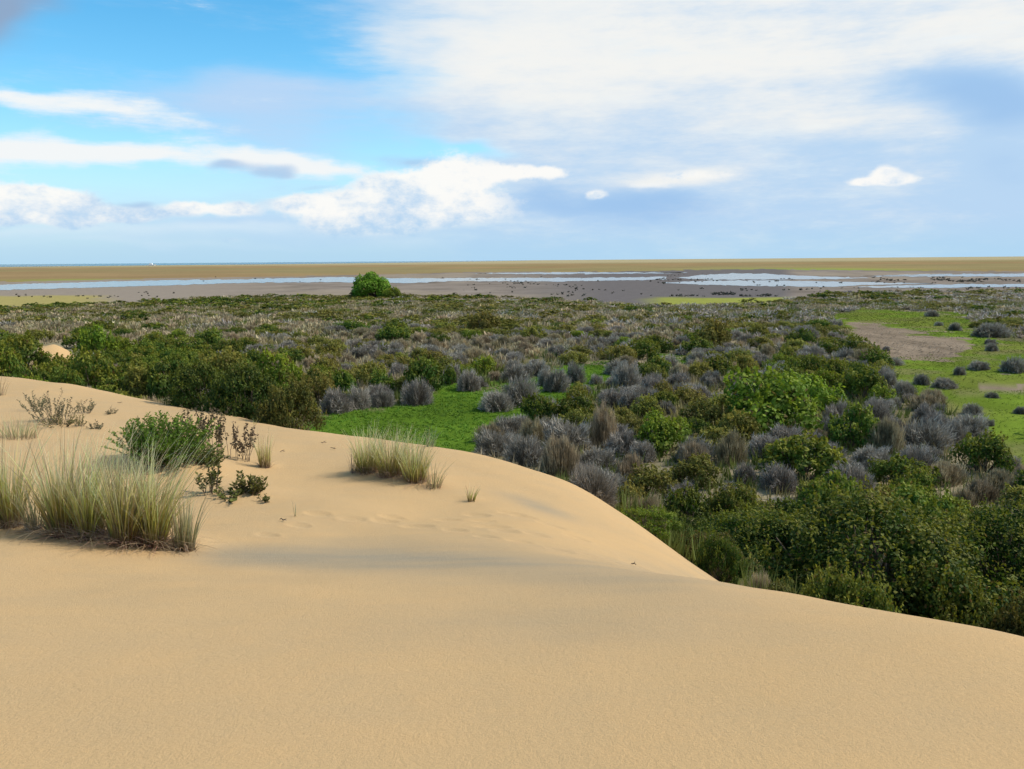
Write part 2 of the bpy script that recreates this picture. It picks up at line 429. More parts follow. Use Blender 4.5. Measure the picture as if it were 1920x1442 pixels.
th_f = np.radians(np.arange(-39, 39.01, .14)); th_c = np.radians(np.arange(42, 319, 3.0))
TH = np.r_[th_f, th_c]
RD = np.r_[0.02, .4, np.geomspace(.8, 5, 90)[:-1], np.geomspace(5, 11.5, 180)[:-1], np.geomspace(11.5, 30, 90), np.geomspace(30, 62, 30)[1:]]
X, Y, F = polar(TH, RD)
Z = dune_z(X, Y)
prints = [(595, 963), (662, 973), (720, 977), (735, 970), (783, 987), (852, 994), (895, 966), (907, 977), (923, 988), (948, 996), (910, 1006), (974, 1015), (1050, 1032), (1111, 1043),
          (960, 963), (983, 969), (1034, 985), (1005, 1002), (1145, 1052), (1195, 1062), (560, 985), (500, 1003), (1080, 1008), (840, 975)]
for i, (px, py) in enumerate(prints):
    p = hit(px, py); a = math.radians(random.uniform(-35, -5)); sc = random.uniform(.8, 1.15)
    dx, dy = X - p[0], Y - p[1]; near = (dx * dx + dy * dy) < .35
    u_ = dx * math.cos(a) + dy * math.sin(a); v_ = -dx * math.sin(a) + dy * math.cos(a)
    q = (u_ / (.13 * sc)) ** 2 + (v_ / (.075 * sc)) ** 2
    dent = np.where(near, -.013 * np.exp(-q * q * .6) + .004 * np.exp(-(np.sqrt(q) - 1.45) ** 2 * 7), 0)
    Z = Z + dent * sc
# soft noisy bands of greyer sand colour, mostly along the hollow
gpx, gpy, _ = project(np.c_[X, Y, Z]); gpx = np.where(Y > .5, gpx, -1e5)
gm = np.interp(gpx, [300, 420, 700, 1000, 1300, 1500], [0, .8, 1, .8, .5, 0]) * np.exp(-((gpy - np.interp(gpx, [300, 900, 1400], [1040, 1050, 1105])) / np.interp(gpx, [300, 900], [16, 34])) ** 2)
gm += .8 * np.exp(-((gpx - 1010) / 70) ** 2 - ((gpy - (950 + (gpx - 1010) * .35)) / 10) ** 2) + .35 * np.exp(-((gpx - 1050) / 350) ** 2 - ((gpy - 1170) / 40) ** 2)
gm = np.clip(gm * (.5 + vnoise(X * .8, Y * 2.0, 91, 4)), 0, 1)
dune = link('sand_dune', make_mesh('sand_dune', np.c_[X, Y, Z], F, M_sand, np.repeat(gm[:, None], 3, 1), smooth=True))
tag(dune, 'smooth ochre sand dune filling the foreground', None, None, 'structure')

# ------------------------------------------------------------------ the plain
CLEAR = [(560, 800), (622, 771), (727, 762), (793, 754), (835, 722), (906, 728), (997, 712), (1080, 680), (1150, 676), (1150, 712), (1075, 748), (1015, 778), (985, 800), (930, 815), (888, 850), (880, 900), (540, 900)]
CLEAR2 = [(1205, 690), (1225, 662), (1300, 668), (1310, 690), (1260, 700)]
MEADOW = [(1555, 592), (1615, 578), (1700, 583), (1800, 585), (1840, 622), (1880, 635), (1990, 640), (1990, 880), (1900, 870), (1850, 815), (1790, 775), (1735, 752), (1685, 735), (1675, 690), (1635, 668), (1600, 640), (1565, 612)]
BARE = [(1580, 600), (1650, 603), (1700, 616), (1760, 629), (1818, 633), (1824, 648), (1792, 669), (1640, 669), (1612, 642)]
BARE2 = [(1810, 722), (1870, 714), (1960, 708), (1960, 730), (1850, 733)]
def clearing(px, py, pad=0):
    r = inside(px, py, CLEAR) | inside(px, py, CLEAR2) | inside(px, py, MEADOW)
    return r
def lerp(c, col_, f): return c * (1 - f[:, None]) + np.array(col_) * f[:, None]
th2 = np.r_[np.radians(np.arange(-37, 37.01, .18)), np.radians(np.arange(40, 321, 4.0))]
t_rows = 1.0 / np.r_[np.linspace(1 / 9.0, 1 / 60.0, 110)[:-1], np.linspace(1 / 60.0, 1 / 2500.0, 300)]       # even steps of 1/r
R2 = np.r_[.5, 4, t_rows[::1], np.geomspace(2700, 90000, 30)]
X, Y, F = polar(th2, R2)
Z = plain_z(X, Y)
PX, PY, DEP = project(np.c_[X, Y, np.zeros_like(X)])
front_m = DEP > 1
wx = (vnoise(X * .25, Y * .12, 41, 4) - .5); wy = (vnoise(X * .12, Y * .25, 43, 4) - .5)
wx2 = vnoise(X * .9, Y * .9, 45, 3) - .5; wy2 = vnoise(X * .8, Y * .5, 47, 3) - .5
qx = PX + wx * 60 + wx2 * 40; qy = PY + (wy * 1.6 + wy2) * np.clip(1700 / np.maximum(DEP, 8), 2, 30)
colr = np.tile(np.array([0.13, 0.115, 0.062]), (len(X), 1))
n1 = vnoise(X * .10, Y * .10, 51, 5); n2 = vnoise(X * .5, Y * .5, 55, 4)
colr = lerp(colr, (0.27, 0.22, 0.14), ss(n1, .42, .68) * .8)
colr = lerp(colr, (0.075, 0.092, 0.022), ss(n2, .5, .7) * .5)
# tan dry-grass belt on the left
colr = lerp(colr, (0.29, 0.24, 0.15), np.exp(-((PX - 250) / 420) ** 2 - ((PY - 615) / 32) ** 2) * .9 * front_m)
cl = inside(qx, qy, CLEAR) | inside(qx, qy, CLEAR2)
g1 = vnoise(X * .35, Y * .35, 61, 4)
colr[cl & front_m] = (np.array([0.075, 0.130, 0.014])[None] * (0.65 + .7 * g1[:, None]))[cl & front_m]
me_ = inside(qx, qy, MEADOW) & front_m
g2 = vnoise(X * .12, Y * .2, 63, 4)
mc = np.array([0.110, 0.160, 0.020])[None] * (0.5 + 1.0 * g1[:, None]); mc = lerp(mc, (0.150, 0.150, 0.036), ss(g2, .42, .65) * .5); mc = lerp(mc, (0.17, 0.135, 0.075), ss(vnoise(X * .22, Y * .3, 69, 4), .58, .74) * .5)
colr[me_] = mc[me_]
ba = (inside(qx, qy, BARE) | inside(qx, qy, BARE2)) & front_m
bc = np.array([0.205, 0.158, 0.112])[None] * (0.65 + .7 * vnoise(X * .6, Y * .25, 65, 4)[:, None])
colr[ba] = bc[ba]
# flats beyond the scrub edge
EDGE_X = [-400, 0, 250, 480, 640, 800, 1000, 1240, 1440, 1520, 1640, 1760, 1920, 2400]
EDGE_Y = [582, 579, 570, 555, 553, 556, 562, 574, 570, 556, 546, 548, 542, 540]
far = PY + wy * 9 < np.interp(PX, EDGE_X, EDGE_Y)
far &= front_m & (DEP > 60)
n3 = vnoise(X * .02, Y * .02, 71, 5); n4 = vnoise(X * .1, Y * .1, 73, 4)
mud = np.array([0.190, 0.158, 0.130])[None] * (.6 + .8 * n4[:, None])
mud = lerp(mud, (0.27, 0.22, 0.16), ss(vnoise(X * .03, Y * .012, 77, 4), .5, .68) * .6)
mud = lerp(mud, (0.235, 0.195, 0.155), ss(600 - PX, 0, 250))
mud = lerp(mud, (0.125, 0.112, 0.108), ss(PX, 900, 1150) * (1 - ss(PX, 1460, 1500)))
ylw = ss(PY + wy * 6, 556, 561) * ss(PX + wx * 40, 1180, 1260) * (1 - ss(PX, 1450, 1560))
mud = lerp(mud, (0.23, 0.24, 0.055), ylw)
yl2 = ss(PY + wy * 5, 552, 557) * (1 - ss(PX + wx * 60, 150, 240))
mud = lerp(mud, (0.30, 0.25, 0.085), yl2 * .9)
colr[far] = mud[far]
# brown flats beyond the water, paler towards the horizon
s_line = np.interp(PX, [-300, 0, 300, 640, 960, 1400, 1920, 2300], [530, 527, 521, 515, 512, 506, 508, 508])
f2 = far & (PY + wy * 5 + (vnoise(X * .006, Y * .002, 79, 4) - .5) * 8 < s_line)
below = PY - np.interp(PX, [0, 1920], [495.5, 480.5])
br = np.array([0.250, 0.172, 0.085])[None] * (.78 + .44 * n3[:, None])
br = lerp(br, (0.19, 0.19, 0.085), ss(vnoise(X * .004, Y * .003, 75, 4), .45, .6) * .4)
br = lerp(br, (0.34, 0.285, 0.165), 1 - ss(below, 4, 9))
gr_ = np.exp(-((PX - 1530) / 190) ** 2 - ((PY - 507) / 4) ** 2) + np.exp(-((PX - 200) / 160) ** 2 - ((PY - 526) / 2.5) ** 2) * .9
br = lerp(br, (0.20, 0.26, 0.05), np.clip(gr_ * 1.1, 0, 1))
colr[f2] = br[f2]
plain = link('ground', make_mesh('ground', np.c_[X, Y, Z], F, M_ground, colr, smooth=True))
tag(plain, 'flat coastal plain of scrub, meadow and brown tidal flats', None, None, 'structure')

def ragged(poly, n, ax, ay, seed):
    out = []; r = np.random.default_rng(seed)
    for (x1, y1), (x2, y2) in zip(poly, poly[1:] + poly[:1]):
        kk = max(2, int(n * math.hypot((x2 - x1), (y2 - y1) * 4) / 300))
        for i in range(kk):
            f = i / kk; j = (0 if i == 0 else 1)
            out.append((x1 + (x2 - x1) * f + r.normal(0, ax) * j, y1 + (y2 - y1) * f + r.normal(0, ay) * j))
    return out
def sheet(name, poly, z, mat, label, kind='structure'):
    P = [plain_at(px, py, z) for px, py in poly]
    me = bpy.data.meshes.new(name); me.from_pydata([tuple(p) for p in P], [], [list(range(len(P)))]); me.update()
    me.materials.append(mat)
    return tag(link(name, me), label, None, None, kind)
waters = [
    ('water', [(-260, 541), (0, 534), (200, 528), (300, 525.5), (440, 524), (560, 521), (640, 519.5), (700, 521), (740, 522), (960, 521), (1100, 521), (1250, 519),
               (1250, 524), (1130, 526.5), (960, 528), (850, 527), (760, 531), (640, 529), (470, 530), (300, 535.5), (0, 544), (-260, 550)], 'long pale blue channel of shallow water left of the round tree'),
    ('water', [(1262, 521), (1310, 516), (1370, 512.5), (1430, 512.5), (1480, 516), (1560, 519), (1630, 521.5), (1560, 523.5), (1440, 524), (1330, 524.5)], 'bright pool of shallow water farthest up the right flats'),
    ('water', [(1240, 530), (1330, 526), (1470, 526), (1600, 528.5), (1700, 530.5), (1760, 532), (1640, 534), (1560, 538), (1420, 536.5), (1320, 534)], 'wide bright pool of shallow water in front on the right flats'),
    ('water', [(1600, 538.5), (1680, 535), (1790, 533), (1900, 532.5), (1990, 532), (1990, 537), (1880, 538), (1740, 540)], 'bright strip of water nearest the right border scrub'),
    ('water', [(1610, 518), (1700, 514.5), (1920, 512.5), (2050, 512), (2050, 518), (1920, 518.5), (1720, 518.5)], 'thin bright strip of water farthest out at right'),
    ('water', [(880, 513), (1000, 511), (1180, 510.5), (1290, 511.5), (1200, 513), (1000, 514)], 'thin pale sliver of water beyond the mudflat, middle of the picture'),
]
for i, (nm, poly, lab) in enumerate(waters):
    sheet(nm, ragged(poly, 40, 3, .45, 100 + i), .05 + .004 * i, M_water, lab)
# the sea on the left horizon
sea_pts = [(-5200, 2300), (-1750, 2500), (-900, 3300), (-500, 5000), (-200, 9000), (600, 30000), (2000, 80000), (-60000, 80000)]
me = bpy.data.meshes.new('sea'); me.from_pydata([(x, y, .3) for x, y in sea_pts], [], [list(range(len(sea_pts)))]); me.materials.append(M_sea)
tag(link('sea', me), 'blue green strip of sea on the left horizon', None, None, 'structure')

# ------------------------------------------------------------------ shrub builders (unit radius, unit height)
def unit(v): return v / np.maximum(np.linalg.norm(v, axis=-1, keepdims=True), 1e-9)
def leaf_quads(P, N, size, asp, r):
    n = len(P); t = unit(np.cross(N, unit(r.normal(size=(n, 3))))); b = np.cross(N, t)
    s = size * r.uniform(.65, 1.35, (n, 1))
    V = np.stack([P - t * s, P + b * s * asp, P + t * s, P - b * s * asp], 1).reshape(-1, 3)
    return V, np.arange(4 * n).reshape(n, 4)
def crown(seed, n, leaf, K, base, tip, shoots=40, lumpy=.42, rr_=(.17, .36), out_=(.5, .8)):
    r = np.random.default_rng(seed)
    th = np.arange(K) * 2.399 + r.uniform(0, .8, K); ph = np.arcsin(np.clip((np.arange(K) + .5) / K * 1.15 - .15 + r.normal(0, .06, K), -.15, 1))
    rad = r.uniform(*out_, K)
    C = np.c_[np.cos(th) * np.cos(ph) * rad, np.sin(th) * np.cos(ph) * rad, .26 + np.sin(ph) * .50 * r.uniform(.75, 1.1, K)]
    R = r.uniform(*rr_, K); ct = r.uniform(.75, 1.25, K)
    kk = r.choice(K, n, p=R ** 2 / (R ** 2).sum())
    D = unit(r.normal(size=(n, 3))); rr = R[kk] * np.where(r.random(n) < .72, r.uniform(.8, 1.08, n), r.uniform(.2, .8, n))
    P = C[kk] + D * rr[:, None] * np.array([1, 1, .85])
    lump = .5 * (vnoise(P[:, 0] * 6 + 9, P[:, 2] * 6, seed, 3) + vnoise(P[:, 1] * 6 + 4, P[:, 2] * 6 + P[:, 0] * 2 + 3, seed + 3, 3))
    keep = (P[:, 2] > .0) & (lump > lumpy)
    P, D, kk, rr = P[keep], D[keep], kk[keep], rr[keep]
    N = unit(D + r.normal(0, .55, P.shape) + np.array([0, 0, .35]))
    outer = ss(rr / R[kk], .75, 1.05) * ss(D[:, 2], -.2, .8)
    # leafy shoots standing out of the crown
    if shoots:
        si = r.choice(np.where(outer > .6)[0], shoots); L = 9
        dirs = unit(D[si] * .6 + np.array([0, 0, .9]) + r.normal(0, .25, (shoots, 3))); ln = r.uniform(.05, .13, shoots)
        f = np.linspace(0, 1, L)
        SP = P[si][:, None] + dirs[:, None] * (ln[:, None] * f[None])[..., None] + r.normal(0, leaf * .7, (shoots, L, 3)) * (1.2 - f)[None, :, None]
        P = np.r_[P, SP.reshape(-1, 3)]; N = np.r_[N, unit(r.normal(size=(shoots * L, 3)) + np.array([0, 0, .6]))]
        kk = np.r_[kk, np.repeat(kk[si], L)]; outer = np.r_[outer, np.full(shoots * L, 1.0)]
    V, F = leaf_quads(P, N, leaf, .68, r)
    m_ = len(P)
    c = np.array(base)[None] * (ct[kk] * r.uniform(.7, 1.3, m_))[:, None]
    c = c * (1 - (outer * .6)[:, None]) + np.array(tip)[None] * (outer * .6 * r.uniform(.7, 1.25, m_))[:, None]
    yel = r.random(m_) < .03; c[yel] = np.array([.16, .11, .03])
    return V, F, np.repeat(c, 4, 0), C
def tubes(paths, radii, sides=5):
    Vs, Fs, o = [], [], 0
    for P, ra in zip(paths, radii):
        P = np.asarray(P, float); n = len(P); T = unit(np.gradient(P, axis=0))
        ref = np.array([.31, .95, .11]); A = unit(np.cross(T, ref)); B = np.cross(T, A)
        a = np.arange(sides) * 2 * np.pi / sides
        V = P[:, None] + (A[:, None] * np.cos(a)[None, :, None] + B[:, None] * np.sin(a)[None, :, None]) * np.asarray(ra)[:, None, None]
        i, j = np.meshgrid(np.arange(n - 1), np.arange(sides), indexing='ij'); j2 = (j + 1) % sides
        Fs.append((np.stack([i * sides + j, i * sides + j2, (i + 1) * sides + j2, (i + 1) * sides + j], -1).reshape(-1, 4)) + o)
        Vs.append(V.reshape(-1, 3)); o += n * sides
    return np.concatenate(Vs), np.concatenate(Fs)
def stems_mesh(seed, C, thick, name='stems', mat=None, sides=5):
    r = np.random.default_rng(seed + 5); paths, rad = [], []
    for c in C:
        b = np.array([r.normal(0, .07), r.normal(0, .07), -.12]); f = np.linspace(0, 1, 6)[:, None]
        mid = b * .5 + c * .5 + np.array([0, 0, -.08]) + r.normal(0, .05, 3)
        paths.append((1 - f) ** 2 * b + 2 * f * (1 - f) * mid + f ** 2 * (c * .95)); rad.append(np.linspace(thick, thick * .3, 6))
    V, F = tubes(paths, rad, sides)
    return make_mesh(name, V, F, mat or M_bark, smooth=True)
def twiggy(seed, n, ln, wd, base, tip, upright=.0, sparse=0.0):
    """fuzzy ball of bare twigs"""
    r = np.random.default_rng(seed)
    D = unit(r.normal(size=(n, 3))); D[:, 2] = np.abs(D[:, 2]) * (1 + upright) - .12; D = unit(D)
    lump = vnoise(D[:, 0] * 3 + 5, D[:, 1] * 3 + D[:, 2] * 2, seed, 3)
    shape = .60 + .85 * (lump - .3)
    rr = shape * np.where(r.random(n) < .7, r.uniform(.72, 1.0, n), r.uniform(.25, .75, n))
    P = D * rr[:, None] * np.array([.92, .92, .86]); P[:, 2] = np.maximum(P[:, 2] + .06, .0)
    dirn = unit(D * .8 + r.normal(0, .38, D.shape) + np.array([0, 0, .35 + upright * 1.4]))
    L = ln * r.uniform(.5, 1.4, n)[:, None]; w = wd * r.uniform(.6, 1.3, n)[:, None]
    side = unit(np.cross(dirn, r.normal(size=D.shape)))
    bend = r.normal(0, .22, D.shape)
    A = P - dirn * L * .45; Mi = P + bend * L * .25; B = P + dirn * L * .6 + bend * L * .2
    V = np.stack([A - side * w * .8, A + side * w * .8, Mi + side * w * .7, Mi - side * w * .7, B + side * w * .25, B - side * w * .25], 1).reshape(-1, 3)
    i = np.arange(n)[:, None] * 6
    F = np.concatenate([i + np.array([[0, 1, 2, 3]]), i + np.array([[3, 2, 4, 5]])])
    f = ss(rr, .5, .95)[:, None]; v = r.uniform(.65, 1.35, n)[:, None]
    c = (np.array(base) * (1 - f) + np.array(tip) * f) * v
    cc = np.repeat(c, 6, 0)
    C = unit(r.normal(size=(14, 3))) ; C[:, 2] = np.abs(C[:, 2]) + .3; C = unit(C) * .75
    return V, F, cc, C

G_DARK = ((.036, .070, .008), (.200, .205, .020))
G_OLIVE = ((.095, .100, .018), (.280, .245, .042))
G_BRIGHT = ((.080, .125, .010), (.235, .265, .018))
C_GREY = ((.155, .136, .106), (.365, .332, .282))
C_DRY = ((.200, .158, .092), (.430, .350, .215))
VAR = {}
def reg(kind, lod, V, F, c, C, mat, thick):
    VAR.setdefault((kind, lod), []).append((make_mesh('foliage', V, F, mat, c), stems_mesh(len(VAR) * 7 + 3, C, thick), V, F, c))
for kd, (b, t_), s0 in (('dark', G_DARK, 10), ('olive', G_OLIVE, 40), ('bright', G_BRIGHT, 70)):
    if kd != 'olive' or True:
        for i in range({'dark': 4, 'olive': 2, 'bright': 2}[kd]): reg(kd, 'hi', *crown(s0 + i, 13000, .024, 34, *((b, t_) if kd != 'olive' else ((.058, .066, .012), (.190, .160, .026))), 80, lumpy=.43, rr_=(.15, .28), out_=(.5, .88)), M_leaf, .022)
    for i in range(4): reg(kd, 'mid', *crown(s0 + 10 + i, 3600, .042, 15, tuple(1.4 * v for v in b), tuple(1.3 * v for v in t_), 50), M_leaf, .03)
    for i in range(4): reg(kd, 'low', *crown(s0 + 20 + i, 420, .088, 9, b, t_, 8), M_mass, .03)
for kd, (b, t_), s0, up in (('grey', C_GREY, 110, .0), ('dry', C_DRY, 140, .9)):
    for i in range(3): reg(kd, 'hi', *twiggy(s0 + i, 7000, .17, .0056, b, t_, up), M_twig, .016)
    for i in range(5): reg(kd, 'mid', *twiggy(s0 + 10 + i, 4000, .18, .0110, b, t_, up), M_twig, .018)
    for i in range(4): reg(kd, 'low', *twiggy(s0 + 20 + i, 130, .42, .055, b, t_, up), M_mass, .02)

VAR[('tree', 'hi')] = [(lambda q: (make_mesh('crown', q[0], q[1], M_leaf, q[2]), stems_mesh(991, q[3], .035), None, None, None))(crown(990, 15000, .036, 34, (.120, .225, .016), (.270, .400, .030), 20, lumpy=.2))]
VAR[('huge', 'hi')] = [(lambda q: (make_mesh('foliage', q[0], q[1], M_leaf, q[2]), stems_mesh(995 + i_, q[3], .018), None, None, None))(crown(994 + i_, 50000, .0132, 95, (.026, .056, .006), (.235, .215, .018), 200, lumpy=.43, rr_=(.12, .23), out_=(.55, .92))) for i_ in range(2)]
NAMES = {'huge': ('large_green_bush', 'bush'), 'tree': ('round_tree', 'tree'), 'dark': ('green_shrub', 'shrub'), 'olive': ('olive_shrub', 'shrub'), 'bright': ('bright_green_shrub', 'shrub'), 'grey': ('grey_bush', 'bush'), 'dry': ('dry_bush', 'bush')}
def shrub(kind, x, y, w, h, label, group=None, lod=None, zoff=0.0, name=None, cat=None, z=None):
    dist = math.hypot(x, y)
    if lod is None: lod = 'hi' if dist < 24 else 'mid'
    if kind in ('grey', 'dry') and dist < 24: lod = 'hi'
    vs_ = VAR[(kind, lod)]; v = vs_[rng.integers(len(vs_))]
    nm, ct = NAMES[kind]
    e = bpy.data.objects.new(name or nm, None); COL.objects.link(e); e.empty_display_size = .3
    e.location = (x, y, (surf(x, y) if z is None else z) - .04 + zoff); e.rotation_euler = (0, 0, rng.uniform(0, 6.28)); e.scale = (w / 2, w / 2 * rng.uniform(.7, 1.3), h)
    tag(e, label, cat or ct, group)
    is_tree = name and 'tree' in name
    link('crown' if is_tree else 'foliage', v[0], e); link('trunk' if is_tree else 'stems', v[1], e)
    return e
def at_base(px, py):
    p = hit(px, py, 420) if py > 640 else plain_at(px, py)
    return p
PLACED = []     # x, y, radius of everything set by hand
def put(kind, px, py, wpx, hpx, label, group=None, Y=None, **kw):
    """a shrub whose foot is seen at pixel (px, py); Y gives the distance where the foot is hidden"""
    if Y is None:
        p = at_base(px, py); depth = (p - CAM) @ fwd; w, h = wpx * depth / F_PX, hpx * depth / F_PX
    else:                  # foot hidden: follow the ray through its top until a crown of natural height stands on the slope
        d = ray(px, py - hpx); t = np.linspace(Y * .62, Y * 1.5, 160)
        P = CAM + d[None] * (t / d[1])[:, None]; g = np.maximum(dune_z(P[:, 0], P[:, 1]), plain_z(P[:, 0], P[:, 1]))
        need = (.5 if kind == 'huge' else .74) * wpx * t / F_PX; e_ = np.abs(P[:, 2] - g - need) + .02 * np.abs(t - Y); e_[crest_dist(P[:, 0], P[:, 1]) < .8] = 99
        i = int(np.argmin(e_)); p = P[i]; w = wpx * t[i] / F_PX; h = min(max(P[i, 2] - g[i], .5 * w), .95 * w)
    PLACED.append((p[0], p[1], w * .5))
    if kind == 'grey': h *= .86
    return shrub(kind, p[0], p[1], w, h * 1.04, label, group, **kw)

# grey bushes round the bright grass clearing
put('grey', 783, 757, 74, 66, 'round lilac-grey bush at the far left corner of the bright grass clearing')
put('grey', 718, 762, 56, 48, 'smaller grey bush left of the round one behind the bright clearing')
put('grey', 672, 766, 64, 62, 'upright grey bush on the left rim of the bright clearing')
put('grey', 632, 772, 76, 66, 'leftmost grey bush behind the bright clearing, nearest the dune edge')
put('grey', 880, 732, 62, 56, 'neat round grey bush at the head of the bright clearing')
put('dark', 845, 722, 36, 40, 'small blackish shrub beside the round bush at the head of the clearing')
put('grey', 932, 768, 84, 56, 'dark low grey bush at the front of the pair in the clearing middle')
put('grey', 972, 758, 92, 74, 'largest grey bush standing in the middle of the bright clearing')
put('grey', 1020, 774, 74, 44, 'flat grey bush right of the big pair in the clearing')
put('grey', 984, 708, 44, 38, 'small dark round bush alone behind the big clearing pair')
put('grey', 1042, 733, 60, 62, 'shaggy grey bush in front of its twin, right part of clearing')
put('grey', 1078, 717, 54, 56, 'pale-topped round bush behind its twin, right part of clearing')
put('grey', 1022, 722, 44, 44, 'grey bush on the left shoulder of the clearing twins')
put('grey', 1118, 720, 34, 28, 'tiny grey bush in the grass right of the clearing twins')
put('grey', 1098, 742, 38, 34, 'small bluish bush below and right of the clearing twins')
put('grey', 1172, 730, 70, 74, 'tall tangled grey bush closing the right end of the clearing')
put('grey', 1225, 738, 60, 44, 'low grey bush just right of the tangled bush at the clearing end')
put('grey', 1255, 700, 46, 50, 'grey bush between the two small green glades')
# bushes on the right meadow
for px, py, w, h, lab in [
    (1520, 638, 52, 34, 'widest grey bush of the cluster left of the bare earth patch'),
    (1557, 617, 22, 20, 'little grey bush at the top of the cluster beside the bare earth'),
    (1576, 614, 17, 22, 'small dark pointed bush at the upper corner of the bare earth'),
    (1561, 634, 30, 18, 'low bush in the centre of the cluster left of the bare earth'),
    (1538, 653, 24, 20, 'round dark bush lowest of the cluster left of the bare earth'),
    (1574, 648, 31, 22, 'grey bush nearest the bare earth in the left cluster'),
    (1615, 652, 22, 22, 'single grey bush on the left rim of the bare earth'),
    (1661, 658, 19, 14, 'lone small bush standing on the bare earth patch'),
    (1672, 684, 48, 22, 'wide flat bush just below the bare earth patch'),
    (1760, 610, 19, 12, 'tiny bush alone on the meadow above the bare earth'),
    (1790, 618, 40, 22, 'low grey bush on the meadow right of the tiny lone one'),
    (1856, 630, 92, 38, 'broad pale grey thicket at the right edge of the upper meadow'),
    (1748, 593, 32, 18, 'small grey bush at the top edge of the meadow'),
    (1860, 658, 32, 22, 'dark bush right of the bare earth, lower of the pair'),
    (1856, 645, 30, 15, 'dark bush right of the bare earth, upper of the pair'),
    (1836, 693, 54, 26, 'dark spreading bush in the middle meadow at right'),
    (1898, 697, 74, 40, 'big grey-green bush at the right border, middle meadow'),
    (1798, 703, 30, 26, 'round grey-green bush between the meadow rows'),
    (1771, 727, 58, 30, 'dark wide bush in the lower meadow row'),
    (1729, 721, 38, 32, 'bluish bush left of the dark wide one in the lower meadow row'),
    (1697, 735, 50, 30, 'dark grey bush at the left end of the lower meadow row'),
    (1861, 746, 30, 17, 'small low bush below the second bare strip'),
    (1822, 776, 44, 30, 'round grey bush above the flat one in the lowest meadow'),
    (1759, 774, 32, 28, 'pale dry bush at the left rim of the lowest meadow'),
    (1815, 800, 52, 22, 'flat dark bush in the lowest meadow'),
    (1852, 798, 34, 20, 'small bush right of the flat one in the lowest meadow'),
    (1913, 776, 34, 22, 'bush cut by the right border in the lowest meadow')]:
    put('grey', px, py, w, h, lab, 'grey bushes scattered over the right meadow')
# green shrubs that stand out
put('tree', 697, 558, 80, 46, 'round bright green tree alone at the edge of the mudflat', lod='hi', name='round_tree', cat='tree')
put('bright', 738, 559, 40, 21, 'small green shrub at the right foot of the round tree')
put('dark', 668, 557, 34, 13, 'low dark shrub at the left foot of the round tree')
put('olive', 905, 620, 78, 40, 'rounded yellow-green shrub alone in the middle of the grey scrub')
put('bright', 790, 628, 40, 14, 'flat vivid green shrub left of the rounded yellow-green one')
put('olive', 1335, 652, 84, 54, 'tall olive shrub among the grey scrub, middle right')
put('olive', 1000, 640, 60, 30, 'olive shrub right of the rounded yellow-green one')
put('bright', 182, 672, 96, 62, 'tallest bright green shrub behind the small sand mound')
put('bright', 232, 668, 60, 36, 'bright green shrub trailing right of the tallest one')
put('dark', 35, 692, 120, 62, 'green shrub left of the small sand mound', Y=37)
put('dark', -10, 700, 80, 70, 'green shrub cut by the left border above the dune', Y=34)
put('dark', 168, 716, 112, 60, 'dark green shrub right below the small sand mound', Y=34)
put('dark', 120, 722, 60, 34, 'low green shrub just over the dune edge below the sand mound', Y=31)
put('olive', 66, 640, 60, 24, 'small green shrub above the sand mound at far left')
put('dark', 290, 655, 70, 34, 'dark green shrub in the row right of the bright green pair')
for px, py, w, h, Y, kd, lab in [
    (375, 748, 140, 76, 27, 'dark', 'dark green shrub hugging the dune edge, leftmost of the big thicket'),
    (455, 758, 150, 84, 26, 'dark', 'broad dark shrub in the centre of the thicket over the dune edge'),
    (540, 766, 140, 66, 25, 'olive', 'olive shrub at the right end of the thicket over the dune edge'),
    (330, 722, 110, 54, 34, 'dark', 'dark shrub in the back row of the left thicket'),
    (430, 716, 120, 60, 35, 'olive', 'yellowish shrub in the back row of the left thicket'),
    (520, 706, 110, 50, 38, 'bright', 'brighter green shrub at the back right of the left thicket'),
    (590, 735, 90, 40, 31, 'olive', 'olive shrub between the left thicket and the bright clearing'),
    (700, 722, 80, 44, 0, 'olive', 'olive shrub behind the grey bushes of the clearing'),
    (255, 728, 90, 44, 32, 'olive', 'scrubby olive shrub between sand mound and big thicket')]:
    put(kd, px, py, w, h, lab, Y=Y or None)
